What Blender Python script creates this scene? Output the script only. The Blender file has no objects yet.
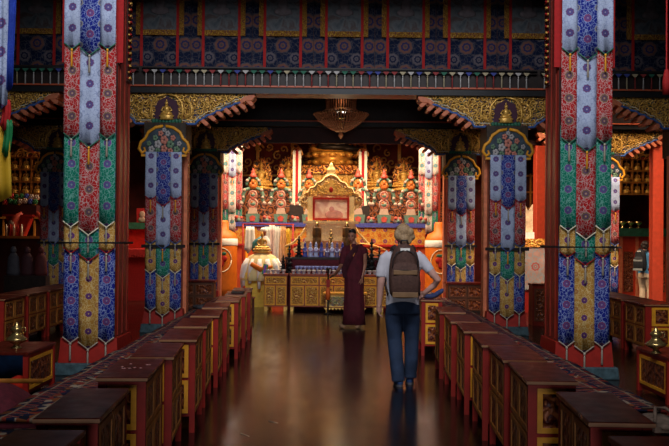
import bpy, bmesh, math, random
from mathutils import Vector, Matrix
random.seed(7)
PI = math.pi
C = bpy.context.scene.collection
F = 950.0

def P(px, py, Y):
    """world X and z of a photo point at the measured distance Y (camera axis, small roll removed)"""
    dx, dy = px - 334.5, py - 223
    t = math.radians(0.5)
    dx0, dy0 = dx + t * dy, dy - t * dx
    return ((dx0 + 6.5) * Y / F, 1.6 - (dy0 - 14) * Y / F)

# ------------------------------------------------------------------ materials
MATS = {}
class NT:
    def __init__(s, name, rough=0.6, metal=0.0, spec=0.5, color=(0.5, 0.5, 0.5)):
        m = bpy.data.materials.new(name); m.use_nodes = True
        s.m = m; s.n = m.node_tree.nodes; s.l = m.node_tree.links
        s.b = s.n['Principled BSDF']
        s.b.inputs['Roughness'].default_value = rough
        s.b.inputs['Metallic'].default_value = metal
        s.b.inputs['Specular IOR Level'].default_value = spec * .7
        s.b.inputs['Base Color'].default_value = (*color, 1)
    def coord(s, kind='Object'):
        return s.n.new('ShaderNodeTexCoord').outputs[kind]
    def mapping(s, src, scale=(1, 1, 1), loc=(0, 0, 0)):
        q = s.n.new('ShaderNodeMapping'); s.l.new(src, q.inputs[0])
        q.inputs['Scale'].default_value = scale; q.inputs['Location'].default_value = loc
        return q.outputs[0]
    def noise(s, src, scale, detail=3, out='Fac', dist=0.0):
        q = s.n.new('ShaderNodeTexNoise'); s.l.new(src, q.inputs['Vector'])
        q.inputs['Scale'].default_value = scale; q.inputs['Detail'].default_value = detail
        q.inputs['Distortion'].default_value = dist
        return q.outputs[out]
    def voro(s, src, scale, feature='F1', out='Distance', rnd=1.0):
        q = s.n.new('ShaderNodeTexVoronoi'); q.feature = feature; s.l.new(src, q.inputs['Vector'])
        q.inputs['Scale'].default_value = scale; q.inputs['Randomness'].default_value = rnd
        return q.outputs[out]
    def math(s, op, a, b=None, clamp=False):
        q = s.n.new('ShaderNodeMath'); q.operation = op; q.use_clamp = clamp
        for i, v in enumerate((a, b)):
            if v is None: continue
            if isinstance(v, (int, float)): q.inputs[i].default_value = v
            else: s.l.new(v, q.inputs[i])
        return q.outputs[0]
    def step(s, v, lo, hi):
        q = s.n.new('ShaderNodeMapRange'); s.l.new(v, q.inputs['Value'])
        q.inputs['From Min'].default_value = lo; q.inputs['From Max'].default_value = hi
        return q.outputs[0]
    def mix(s, fac, a, b):
        q = s.n.new('ShaderNodeMix'); q.data_type = 'RGBA'
        if isinstance(fac, (int, float)): q.inputs[0].default_value = fac
        else: s.l.new(fac, q.inputs[0])
        for i, v in ((6, a), (7, b)):
            if isinstance(v, tuple): q.inputs[i].default_value = (*v, 1)
            else: s.l.new(v, q.inputs[i])
        return q.outputs[2]
    def ramp(s, v, stops, const=True):
        q = s.n.new('ShaderNodeValToRGB'); s.l.new(v, q.inputs[0])
        q.color_ramp.interpolation = 'CONSTANT' if const else 'LINEAR'
        e = q.color_ramp.elements
        while len(e) < len(stops): e.new(0.5)
        for el, (p, c) in zip(e, stops): el.position = p; el.color = (*c, 1)
        return q.outputs[0]
    def xyz(s, src):
        q = s.n.new('ShaderNodeSeparateXYZ'); s.l.new(src, q.inputs[0]); return q.outputs
    def comb(s, x, y, z):
        q = s.n.new('ShaderNodeCombineXYZ')
        for i, v in enumerate((x, y, z)):
            if isinstance(v, (int, float)): q.inputs[i].default_value = v
            else: s.l.new(v, q.inputs[i])
        return q.outputs[0]
    def color(s, v): s.l.new(v, s.b.inputs['Base Color'])
    def rough(s, v): s.l.new(v, s.b.inputs['Roughness'])
    def bump(s, v, strength=0.3, dist=0.01):
        q = s.n.new('ShaderNodeBump'); s.l.new(v, q.inputs['Height'])
        q.inputs['Strength'].default_value = strength; q.inputs['Distance'].default_value = dist
        s.l.new(q.outputs[0], s.b.inputs['Normal'])

def plain(name, col, rough=0.6, metal=0.0, var=0.15, scale=12, spec=0.5):
    if name in MATS: return MATS[name]
    t = NT(name, rough, metal, spec)
    n = t.noise(t.coord(), scale, 3)
    f = t.step(n, 0.3, 0.7)
    t.color(t.mix(f, tuple(max(0, c * (1 - var)) for c in col), tuple(min(1, c * (1 + var)) for c in col)))
    t.bump(n, 0.1, 0.004)
    MATS[name] = t.m; return t.m

def brocade(name, base, vine, m1, m2, m3=None, period=0.24, stag=True, vs=26, axis='X', amt=1.0, k=.78):
    """silk brocade: scrolling vine lines on a ground, woven roundels on a staggered grid"""
    if name in MATS: return MATS[name]
    t = NT(name, 0.7, 0.0, 0.15)
    co = t.coord(); x, y, z = t.xyz(co)
    if axis == 'Y': x = y
    wob = t.noise(co, 14, 2, 'Color')
    va = t.n.new('ShaderNodeVectorMath'); va.operation = 'SCALE'; t.l.new(wob, va.inputs[0]); va.inputs['Scale'].default_value = 0.09
    vb = t.n.new('ShaderNodeVectorMath'); vb.operation = 'ADD'; t.l.new(co, vb.inputs[0]); t.l.new(va.outputs[0], vb.inputs[1])
    e = t.voro(vb.outputs[0], vs, 'DISTANCE_TO_EDGE')
    line = t.math('LESS_THAN', e, 0.10 * amt)
    cell = t.voro(vb.outputs[0], vs * 1.7, 'F1')
    dot = t.math('LESS_THAN', cell, 0.22 * amt)
    col = t.mix(line, base, vine)
    col = t.mix(dot, col, vine)
    def roundel(ox, oz, ca, cb, k=1.0):
        u = t.math('SUBTRACT', t.math('FRACT', t.math('ADD', t.math('DIVIDE', x, period), 0.5 + ox)), 0.5)
        v = t.math('SUBTRACT', t.math('FRACT', t.math('ADD', t.math('DIVIDE', z, period), 0.5 + oz)), 0.5)
        r = t.math('SQRT', t.math('ADD', t.math('MULTIPLY', u, u), t.math('MULTIPLY', v, v)))
        an = t.math('ARCTAN2', v, u)
        pet = t.math('MULTIPLY', t.math('SINE', t.math('MULTIPLY', an, 8.0)), 0.012)
        r = t.math('ADD', r, pet)
        return [(t.math('LESS_THAN', r, 0.27 * k), vine), (t.math('LESS_THAN', r, 0.235 * k), ca), (t.math('LESS_THAN', r, 0.15 * k), cb), (t.math('LESS_THAN', r, 0.09 * k), ca), (t.math('LESS_THAN', r, 0.045 * k), vine)]
    lays = roundel(0.0, 0.0, m1, m2, k)
    if stag: lays += roundel(0.5, 0.5, m3 or m2, base, .8 * k)
    for f, c in lays: col = t.mix(f, col, c)
    w = t.noise(co, 5, 2)
    col2 = t.n.new('ShaderNodeHueSaturation'); t.l.new(col, col2.inputs['Color'])
    t.l.new(t.step(w, -0.6, 0.75), col2.inputs['Value'])
    t.color(col2.outputs[0])
    t.bump(e, 0.15, 0.003)
    MATS[name] = t.m; return t.m

def carved(name, gold, dark, accents=None, scale=14, rough=0.38, metal=0.55, lo=0.10, hi=0.2):
    """gilded scrollwork in relief over a painted ground"""
    if name in MATS: return MATS[name]
    t = NT(name, rough, 0.0)
    co = t.coord()
    w = t.noise(co, scale * 0.5, 2, 'Color')
    va = t.n.new('ShaderNodeVectorMath'); va.operation = 'SCALE'; t.l.new(w, va.inputs[0]); va.inputs['Scale'].default_value = 1.6 / scale
    vb = t.n.new('ShaderNodeVectorMath'); vb.operation = 'ADD'; t.l.new(co, vb.inputs[0]); t.l.new(va.outputs[0], vb.inputs[1])
    e = t.voro(vb.outputs[0], scale, 'F1')
    wv = t.math('FRACT', t.math('MULTIPLY', e, 2.6))
    f = t.step(wv, lo + 0.28, hi + 0.3)
    ground = dark
    if accents:
        cr = t.voro(vb.outputs[0], scale * 0.8, 'F1', 'Color')
        xx = t.xyz(cr)[0]
        ground = t.ramp(xx, [(i / len(accents), a) for i, a in enumerate(accents)])
    t.color(t.mix(f, ground, gold))
    q = t.math('MULTIPLY', f, metal); t.l.new(q, t.b.inputs['Metallic'])
    t.bump(wv, 0.6, 0.02)
    MATS[name] = t.m; return t.m

WHT = (0.60, 0.65, 0.78); BLU = (0.018, 0.035, 0.26); RED = (0.42, 0.028, 0.03); GRN = (0.015, 0.19, 0.13); GLD = (0.62, 0.38, 0.12)
B_white = brocade('white_brocade', (0.52, 0.60, 0.80), (0.34, 0.40, 0.62), (0.17, 0.07, 0.20), (0.08, 0.10, 0.32), (0.30, 0.34, 0.50), amt=0.45)
B_blue = brocade('blue_brocade', (0.012, 0.022, 0.27), (0.26, 0.33, 0.62), (0.26, 0.06, 0.18), (0.10, 0.08, 0.30), (0.36, 0.32, 0.26), amt=.62)
B_red = brocade('red_brocade', (0.46, 0.014, 0.016), (0.58, 0.34, 0.32), (0.24, 0.14, 0.08), (0.12, 0.06, 0.16), (0.50, 0.30, 0.24), period=0.26, amt=.62)
B_green = brocade('green_brocade', (0.006, 0.20, 0.125), (0.16, 0.42, 0.34), (0.18, 0.07, 0.28), (0.05, 0.13, 0.26), (0.08, 0.18, 0.36), amt=.62)
B_gold = brocade('gold_brocade', (0.58, 0.29, 0.055), (0.78, 0.55, 0.22), (0.20, 0.05, 0.18), (0.12, 0.06, 0.24), (0.40, 0.17, 0.07), period=0.2, amt=.62)
B_hang = brocade('dark_blue_roundel_brocade', (0.005, 0.011, 0.042), (0.07, 0.065, 0.085), (0.18, 0.08, 0.065), (0.025, 0.03, 0.11), (0.12, 0.10, 0.12), period=0.42, vs=14, amt=0.5, k=1.15)
M_redwood = plain('red_painted_wood', (0.24, 0.020, 0.009), 0.35, var=0.25, scale=6)
M_redlac = plain('bright_red_lacquer', (0.34, 0.013, 0.006), 0.55, var=0.15)
M_redcloth = plain('red_cloth', (0.38, 0.010, 0.010), 0.8, var=0.15, scale=30)
M_maroon = plain('maroon_cloth', (0.10, 0.010, 0.018), 0.85, var=0.3, scale=25)
M_darkred = plain('dark_red_paint', (0.05, 0.006, 0.004), 0.5, var=0.3, scale=4)
M_gold = plain('gilding', (0.80, 0.46, 0.10), 0.34, 0.35, var=0.2, scale=30)
M_brass = plain('brass', (0.60, 0.42, 0.16), 0.25, 0.85, var=0.2, scale=20)
M_silver = plain('silver_metal', (0.62, 0.62, 0.66), 0.28, 0.35, var=0.15, scale=20)
M_yellow = plain('yellow_paint', (0.85, 0.36, 0.02), 0.45, var=0.15, scale=14)
M_orange = plain('orange_paint', (0.66, 0.19, 0.085), 0.5, var=0.2, scale=14)
M_black = plain('black_paint', (0.012, 0.012, 0.014), 0.4, var=0.3)
M_blueline = plain('blue_painted_edge', (0.05, 0.12, 0.36), 0.5, var=0.2)
M_white = plain('white_cloth', (0.85, 0.82, 0.76), 0.8, var=0.06, scale=16)
M_cream = plain('cream_paint', (0.80, 0.72, 0.52), 0.45, var=0.12, scale=24)
M_green = plain('green_paint', (0.03, 0.15, 0.09), 0.5, var=0.3)
M_bluecloth = plain('blue_cloth', (0.012, 0.07, 0.20), 0.8, var=0.3)
M_teal = plain('blue_grey_stone', (0.045, 0.085, 0.10), 0.6, var=0.4, scale=18)
M_dark = plain('dark_wood', (0.02, 0.010, 0.008), 0.5, var=0.4)
M_cord = plain('dark_cord', (0.015, 0.010, 0.012), 0.8)
M_tassel = plain('pale_tassel_thread', (0.42, 0.36, 0.28), 0.8)
M_silk_y = plain('yellow_silk', (0.85, 0.55, 0.06), 0.5, var=0.15)
M_orangecloth = plain('orange_silk', (0.60, 0.14, 0.008), 0.5, var=0.12, scale=6)
C_gold = carved('gilded_scroll_carving', (0.62, 0.35, 0.07), (0.05, 0.015, 0.01), [(0.05, 0.012, 0.01), (0.02, 0.06, 0.04), (0.02, 0.03, 0.10), (0.10, 0.02, 0.02)], 11, .4, .25)
C_bracketground = plain('bracket_painted_ground', (0.035, 0.022, 0.012), 0.6, var=0.5, scale=20)
C_panel = carved('carved_panel_inset', (0.28, 0.075, 0.02), (0.075, 0.008, 0.004), None, 16, 0.4, 0.2)
C_altar = carved('altar_panel_gold_carving', (0.85, 0.46, 0.09), (0.26, 0.02, 0.01), None, 24, 0.35, 0.1)
C_altar_g = carved('altar_low_panel_carving', (0.70, 0.55, 0.22), (0.05, 0.12, 0.09), [(0.04, 0.12, 0.08), (0.08, 0.05, 0.22), (0.25, 0.03, 0.02)], 30, 0.35, 0.3)
C_throne = carved('white_gold_filigree', (0.92, 0.66, 0.24), (0.88, 0.74, 0.52), None, 22, 0.35, 0.1)
C_fiery = carved('gold_flame_carving', (0.92, 0.40, 0.08), (0.16, 0.015, 0.006), [(0.20, 0.02, 0.01), (0.10, 0.01, 0.008), (0.04, 0.03, 0.02)], 7, 0.4, 0.5)
C_beam = carved('beam_carving', (0.07, 0.014, 0.007), (0.028, 0.004, 0.003), None, 9, 0.5, 0.1)

def mat_top():
    t = NT('maroon_lacquer_table_top', 0.25, 0, 0.25)
    co = t.mapping(t.coord(), (3, 1, 1))
    n = t.noise(co, 6, 5, dist=0.6)
    t.color(t.ramp(n, [(0.3, (0.06, 0.006, 0.003)), (0.55, (0.12, 0.012, 0.006)), (0.75, (0.16, 0.018, 0.008))], False))
    t.rough(t.math('ADD', t.math('MULTIPLY', t.noise(t.coord(), 9, 4), 0.35), 0.16))
    t.bump(n, 0.08, 0.003)
    return t.m
M_top = mat_top()

def mat_floor():
    t = NT('worn_dark_red_brown_polished_floor', 0.2, 0, 0.45)
    co = t.coord()
    x, y, z = t.xyz(co)
    n1 = t.noise(t.mapping(co, (1.6, 0.5, 1)), 1.4, 6, dist=0.4)
    n2 = t.noise(t.mapping(co, (1, .25, 1)), 9, 5)
    base = t.ramp(n1, [(0.28, (0.004, 0.0025, 0.002)), (0.5, (0.010, 0.0045, 0.003)), (0.72, (0.026, 0.010, 0.006))], False)
    g = t.math('FRACT', t.math('MULTIPLY', y, 1.0)); g2 = t.math('FRACT', t.math('ADD', t.math('MULTIPLY', x, 1.0), 0.5))
    j = t.math('MINIMUM', t.math('MINIMUM', g, t.math('SUBTRACT', 1.0, g)), t.math('MINIMUM', g2, t.math('SUBTRACT', 1.0, g2)))
    joint = t.math('LESS_THAN', j, 0.008)
    # curved scuffs left by dragged furniture
    wv = t.voro(t.mapping(co, (1, 1, 1)), 0.8, 'F1')
    ring = t.math('LESS_THAN', t.math('ABSOLUTE', t.math('SUBTRACT', wv, 0.33)), 0.004)
    ring = t.math('MULTIPLY', ring, t.step(n2, 0.45, 0.65))
    col = t.mix(joint, base, (0.010, 0.006, 0.005))
    col = t.mix(t.math('MULTIPLY', ring, 0.35), col, (0.22, 0.14, 0.08))
    t.color(col)
    r = t.math('ADD', t.math('MULTIPLY', n1, 0.16), t.math('MULTIPLY', n2, 0.10))
    t.rough(t.math('ADD', r, 0.055))
    t.bump(n2, 0.09, 0.004)
    return t.m
M_floor = mat_floor()

def mat_carpet(name, w):
    t = NT(name, 0.9, 0, 0.2)
    co = t.coord(); x, y, z = t.xyz(co)
    u = t.math('ABSOLUTE', t.math('DIVIDE', x, w / 2))          # 0 centre .. 1 edge
    zig = t.math('PINGPONG', t.math('MULTIPLY', y, 4.5), 0.5)
    a = t.math('FRACT', t.math('ADD', t.math('MULTIPLY', u, 1.6), t.math('MULTIPLY', zig, 1.5)))
    c1 = t.ramp(a, [(0.0, (0.010, 0.012, 0.03)), (0.2, (0.20, 0.024, 0.018)), (0.36, (0.34, 0.25, 0.17)), (0.40, (0.012, 0.014, 0.035)), (0.6, (0.24, 0.035, 0.02)), (0.78, (0.36, 0.16, 0.06)), (0.84, (0.012, 0.014, 0.035))])
    v = t.voro(co, 17, 'F1', 'Color'); vx = t.xyz(v)[0]
    c2 = t.ramp(vx, [(0.0, (0.012, 0.014, 0.04)), (0.3, (0.22, 0.025, 0.02)), (0.55, (0.34, 0.26, 0.18)), (0.68, (0.20, 0.06, 0.02)), (0.85, (0.010, 0.010, 0.02))])
    band = t.math('GREATER_THAN', t.math('FRACT', t.math('MULTIPLY', u, 2.2)), 0.55)
    col = t.mix(band, c1, c2)
    ln = t.math('LESS_THAN', t.math('ABSOLUTE', t.math('SUBTRACT', t.math('FRACT', t.math('MULTIPLY', u, 2.2)), 0.55)), 0.05)
    col = t.mix(ln, col, (0.22, 0.15, 0.10))
    edge = t.math('GREATER_THAN', u, 0.955)
    col = t.mix(edge, col, (0.30, 0.18, 0.08))
    seam = t.math('LESS_THAN', t.math('FRACT', t.math('MULTIPLY', y, 0.55)), 0.025)
    col = t.mix(seam, col, (0.012, 0.01, 0.012))
    t.color(col); t.bump(t.noise(co, 140, 2), 0.5, 0.006)
    return t.m
M_carpet = mat_carpet('woven_carpet', 0.92)

# ------------------------------------------------------------------ mesh building
class MB:
    def __init__(s): s.v = []; s.f = []; s.mi = []; s.sm = []
    def add(s, vs, fs, mi=0, smooth=False):
        o = len(s.v); s.v += [tuple(v) for v in vs]
        for f in fs: s.f.append(tuple(i + o for i in f)); s.mi.append(mi); s.sm.append(smooth)
        return s
    def box(s, c, d, mi=0, M=None, taper=1.0):
        x, y, z = d[0] / 2, d[1] / 2, d[2] / 2
        vs = []
        for dz in (-1, 1):
            k = taper if dz > 0 else 1.0
            for dx, dy in ((-1, -1), (1, -1), (1, 1), (-1, 1)): vs.append(Vector((dx * x * k, dy * y * k, dz * z)))
        if M: vs = [M @ v for v in vs]
        vs = [v + Vector(c) for v in vs]
        return s.add(vs, [(3, 2, 1, 0), (4, 5, 6, 7), (0, 1, 5, 4), (1, 2, 6, 5), (2, 3, 7, 6), (3, 0, 4, 7)], mi)
    def bx(s, x0, x1, y0, y1, z0, z1, mi=0):
        return s.box(((x0 + x1) / 2, (y0 + y1) / 2, (z0 + z1) / 2), (abs(x1 - x0), abs(y1 - y0), abs(z1 - z0)), mi)
    def lathe(s, prof, n=20, c=(0, 0, 0), mi=0, ax='Z', sx=1.0, sy=1.0, fold=0.0, nf=8, smooth=True):
        vs = []; fs = []
        m = len(prof)
        for i, (r, z) in enumerate(prof):
            for k in range(n):
                a = 2 * PI * k / n
                rr = r * (1 + (fold * (i / max(1, m - 1))) * math.sin(nf * a))
                x, y = rr * math.cos(a) * sx, rr * math.sin(a) * sy
                p = (x, y, z) if ax == 'Z' else ((x, -z, y) if ax == 'Y' else (z, x, y))
                vs.append((p[0] + c[0], p[1] + c[1], p[2] + c[2]))
        for i in range(m - 1):
            for k in range(n):
                a, b = i * n + k, i * n + (k + 1) % n
                fs.append((a, b, b + n, a + n))
        fs.append(tuple(reversed(range(n)))); fs.append(tuple((m - 1) * n + k for k in range(n)))
        return s.add(vs, fs, mi, smooth)
    def ell(s, c, r, mi=0, n=14, m=8, M=None):
        vs = []; fs = []
        for i in range(1, m):
            t = PI * i / m
            for k in range(n):
                a = 2 * PI * k / n
                vs.append(Vector((r[0] * math.sin(t) * math.cos(a), r[1] * math.sin(t) * math.sin(a), -r[2] * math.cos(t))))
        vs.append(Vector((0, 0, -r[2]))); vs.append(Vector((0, 0, r[2])))
        for i in range(m - 2):
            for k in range(n):
                a, b = i * n + k, i * n + (k + 1) % n
                fs.append((a, b, b + n, a + n))
        bo, to = (m - 1) * n, (m - 1) * n + 1
        for k in range(n):
            fs.append((bo, (k + 1) % n, k)); fs.append((to, (m - 2) * n + k, (m - 2) * n + (k + 1) % n))
        if M: vs = [M @ v for v in vs]
        return s.add([v + Vector(c) for v in vs], fs, mi, True)
    def tube(s, pts, r, n=8, mi=0, sy=1.0, flat=None):
        """tube along points; r is a number or a list; flat=(a,b) scales the two section axes"""
        pts = [Vector(p) for p in pts]; k = len(pts)
        rs = r if isinstance(r, (list, tuple)) else [r] * k
        vs = []; fs = []; up = None
        for i, p in enumerate(pts):
            t = (pts[min(i + 1, k - 1)] - pts[max(i - 1, 0)]).normalized()
            if up is None:
                up = Vector((0, 1, 0)) if abs(t.y) < 0.9 else Vector((1, 0, 0))
            a = (up - t * up.dot(t)).normalized(); b = t.cross(a); up = a
            ra = rs[i] if isinstance(rs[i], (list, tuple)) else (rs[i], rs[i])
            for j in range(n):
                w = 2 * PI * j / n
                vs.append(p + a * (math.cos(w) * ra[0]) + b * (math.sin(w) * ra[1]))
        for i in range(k - 1):
            for j in range(n):
                q, w = i * n + j, i * n + (j + 1) % n
                fs.append((q, w, w + n, q + n))
        fs.append(tuple(reversed(range(n)))); fs.append(tuple((k - 1) * n + j for j in range(n)))
        return s.add(vs, fs, mi, True)
    def prism(s, poly, y0, y1, mi=0, plane='XZ', c=(0, 0, 0), smooth=False):
        """extrude an outline; XZ outlines run along y"""
        n = len(poly); vs = []
        for y in (y0, y1):
            for a, b in poly:
                p = (a, y, b) if plane == 'XZ' else ((y, a, b) if plane == 'YZ' else (a, b, y))
                vs.append((p[0] + c[0], p[1] + c[1], p[2] + c[2]))
        fs = [tuple(range(n)), tuple(reversed(range(n, 2 * n)))]
        for i in range(n): fs.append((i, i + n, (i + 1) % n + n, (i + 1) % n))
        return s.add(vs, fs, mi, smooth)
    def spiral(s, c, r, turns, th, y, a0=0, mi=0, sgn=1, n=14):
        pts = []
        for i in range(n + 1):
            t = i / n; rr = r * (1 - 0.85 * t); a = a0 + sgn * turns * 2 * PI * t
            pts.append((c[0] + rr * math.cos(a), y, c[1] + rr * math.sin(a)))
        return s.tube(pts, [th * (1 - 0.4 * i / n) for i in range(n + 1)], 5, mi)
    def build(s, name, mats, parent=None, bevel=0, remesh=0, subsurf=0, loc=None, normals=True):
        me = bpy.data.meshes.new(name)
        me.from_pydata(s.v, [], s.f)
        for m in (mats if isinstance(mats, (list, tuple)) else [mats]): me.materials.append(m)
        for p, mi, sm in zip(me.polygons, s.mi, s.sm): p.material_index = mi; p.use_smooth = sm
        me.update()
        if normals:
            b = bmesh.new(); b.from_mesh(me); bmesh.ops.recalc_face_normals(b, faces=b.faces); b.to_mesh(me); b.free()
        o = bpy.data.objects.new(name, me); C.objects.link(o)
        if parent: o.parent = parent
        if loc: o.location = loc
        if bevel:
            q = o.modifiers.new('bevel', 'BEVEL'); q.width = bevel; q.segments = 2; q.limit_method = 'ANGLE'
        if remesh:
            q = o.modifiers.new('join', 'REMESH'); q.mode = 'VOXEL'; q.voxel_size = remesh; q.use_smooth_shade = True
            q = o.modifiers.new('soften', 'SMOOTH'); q.iterations = 4; q.factor = 0.6
        if subsurf:
            q = o.modifiers.new('sub', 'SUBSURF'); q.levels = subsurf; q.render_levels = subsurf
        return o

def tag(o, label, cat, group=None):
    o['label'] = label; o['category'] = cat
    if group: o['group'] = group
    return o
def struct(o): o['kind'] = 'structure'; return o
def thing(name, label, cat, loc=(0, 0, 0), rz=0, group=None):
    o = bpy.data.objects.new(name, None); C.objects.link(o)
    o.location = loc; o.rotation_euler = (0, 0, rz)
    o.empty_display_size = 0.1
    return tag(o, label, cat, group)
KIDS = {}
def kids(o):
    return [c for c in C.objects if c.parent == o]
def tree(o):
    return (o, [tree(c) for c in kids(o)])
def dup_tree(t, parent=None):
    o, ch = t
    c = o.copy(); C.objects.link(c)
    if parent: c.parent = parent
    for x in ch: dup_tree(x, c)
    return c
def dup(t, label, loc=None, rz=None, group=None, scale=None):
    c = dup_tree(t)
    c['label'] = label
    if group: c['group'] = group
    if loc is not None: c.location = loc
    if rz is not None: c.rotation_euler = (0, 0, rz)
    if scale is not None: c.scale = (scale,) * 3 if isinstance(scale, (int, float)) else scale
    return c
ORD = ['nearest', 'second', 'third', 'fourth', 'fifth', 'sixth', 'seventh', 'eighth', 'ninth', 'tenth', 'eleventh', 'twelfth']

# ------------------------------------------------------------------ the setting
XW = 12.0; YB = 31.0; YF = -2.5; ZC = 6.1
struct(MB().bx(-XW, XW, YF, YB, -0.1, 0).build('floor', M_floor))
M_wall = plain('dark_plaster_wall', (0.045, 0.014, 0.010), 0.8, var=0.3, scale=2)
struct(MB().bx(-XW - .15, -XW, YF, YB, 0, ZC).build('wall_left', M_wall))
struct(MB().bx(XW, XW + .15, YF, YB, 0, ZC).build('wall_right', M_wall))
struct(MB().bx(-XW, XW, YB, YB + .15, 0, ZC).build('wall_back', plain('painted_red_back_wall', (0.12, 0.012, 0.008), 0.7, var=0.4, scale=3)))
mf = MB(); mf.bx(-XW, -1.3, YF - .15, YF, 0, ZC); mf.bx(1.3, XW, YF - .15, YF, 0, ZC); mf.bx(-1.3, 1.3, YF - .15, YF, 2.6, ZC)
struct(mf.build('wall_front', M_wall))
# ceiling openings: lantern, sanctuary skylight, and side ones added for fill lights
SK = [(-3.5, 3.5, 3.0, 12.4), (-3.6, 3.6, 21.5, 25.4), (4.0, 5.8, 17.5, 20.5), (7.4, 9.0, 18.4, 20.8), (-6.0, -3.9, 22.5, 25.5)]
mc = MB()
xs = sorted({-XW, XW} | {a for s in SK for a in s[:2]}); ys = sorted({YF, YB} | {a for s in SK for a in s[2:]})
for i in range(len(xs) - 1):
    for j in range(len(ys) - 1):
        cx, cy = (xs[i] + xs[i + 1]) / 2, (ys[j] + ys[j + 1]) / 2
        if any(a < cx < b and c < cy < d for a, b, c, d in SK): continue
        mc.bx(xs[i], xs[i + 1], ys[j], ys[j + 1], ZC, ZC + 0.15)
struct(mc.build('ceiling', M_darkred))
# raised lantern over the front of the nave with its high window facing the altar
ml = MB(); ml.bx(-3.65, -3.5, 2.85, 12.55, ZC + .15, 10); ml.bx(3.5, 3.65, 2.85, 12.55, ZC + .15, 10); ml.bx(-3.5, 3.5, 12.4, 12.55, ZC + .15, 10); ml.bx(-3.65, 3.65, 2.85, 12.55, 10, 10.15)
ml.bx(-3.5, 3.5, 2.85, 3.0, ZC + .15, 7.5); ml.bx(-3.5, -3.2, 2.85, 3.0, 7.5, 10); ml.bx(3.2, 3.5, 2.85, 3.0, 7.5, 10)
struct(ml.build('wall_lantern', M_darkred))

struct(MB().bx(-XW, XW, 15.92, 16.1, 4.425, ZC).build('wall_upper_front', M_darkred))
struct(MB().bx(-XW, XW, 21.1, 21.3, 4.905, ZC).build('wall_lightblock_middle', M_darkred))  # unseen panel added to stop skylight leaking over the middle lintel
struct(MB().bx(-XW, XW, 26.6, 26.8, 4.905, ZC).build('wall_lightblock_back', M_darkred))  # unseen panel added so no skylight passes over the back lintel
# lintels over the pillar rows
def lintel(Y, z0, z1, label, board=0):
    t = thing('lintel_beam', label, 'beam', (0, Y, z0))
    if board: MB().bx(-XW + .02, XW - .02, .1, .16, -board, -.002).build('red_board', M_darkred, t)
    MB().bx(-XW + .02, XW - .02, -0.2, 0.2, 0.10, z1 - z0).build('beam_body', M_dark, t)
    MB().bx(-XW + .02, XW - .02, -0.26, 0.24, 0.0, 0.098).build('black_fascia', M_black, t)
    MB().bx(-XW + .02, XW - .02, -0.29, 0.22, 0.102, 0.128).build('red_moulding', plain('orange_red_moulding', (0.60, 0.12, 0.05), 0.4), t)
    return t
lintel(16.0, 3.97, 4.42, 'long dark red lintel with black fascia carrying the thangka row')
lintel(21.2, 4.04, 4.9, 'deep red lintel beam just behind the hanging chandelier', .34)
l4 = lintel(26.7, 4.28, 4.9, 'plain dark red lintel at the back over the shrine')
# cross beams between rows
for i, (x, side) in enumerate(((-2.85, 'left'), (2.85, 'right'))):
    tag(MB().bx(x - .14, x + .14, 16.25, 20.98, 4.05, 4.4).build('cross_beam', C_beam, None), f'dark red beam running front to back over the {side} aisle pillars', 'beam')
# suspended ceiling boards between lintels two and three
tag(MB().bx(-XW + .05, 3.9, 16.3, 20.9, 4.95, 5.0).build('ceiling_board', C_beam), 'dark carved ceiling boards above the hanging chandelier', 'ceiling board')

# ------------------------------------------------------------------ pillars and brackets
def gold_scrolls(mb, inside, x0, x1, z0, z1, n, r, y, avoid=None):
    done = []
    tries = 0
    while len(done) < n and tries < n * 30:
        tries += 1
        x = random.uniform(x0, x1); z = random.uniform(z0, z1)
        if not inside(x, z) or (avoid and avoid(x, z)): continue
        if any((x - a) ** 2 + (z - b) ** 2 < (r * 1.15) ** 2 for a, b in done): continue
        done.append((x, z))
        mb.spiral((x, z), r * random.uniform(.75, 1.05), random.uniform(1.0, 1.5), r * .2, y, random.uniform(0, 6.28), 0, random.choice((-1, 1)), 10)

def bracket_low(x):
    """lower edge of the bracket: flat in the middle, then climbing in scallops"""
    a = abs(x)
    if a < 0.52: return 0.0
    t = (a - 0.52) / 0.90
    return 0.05 + 0.40 * min(1, t) ** 0.85 + 0.012 * math.sin(a * 40)

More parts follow.
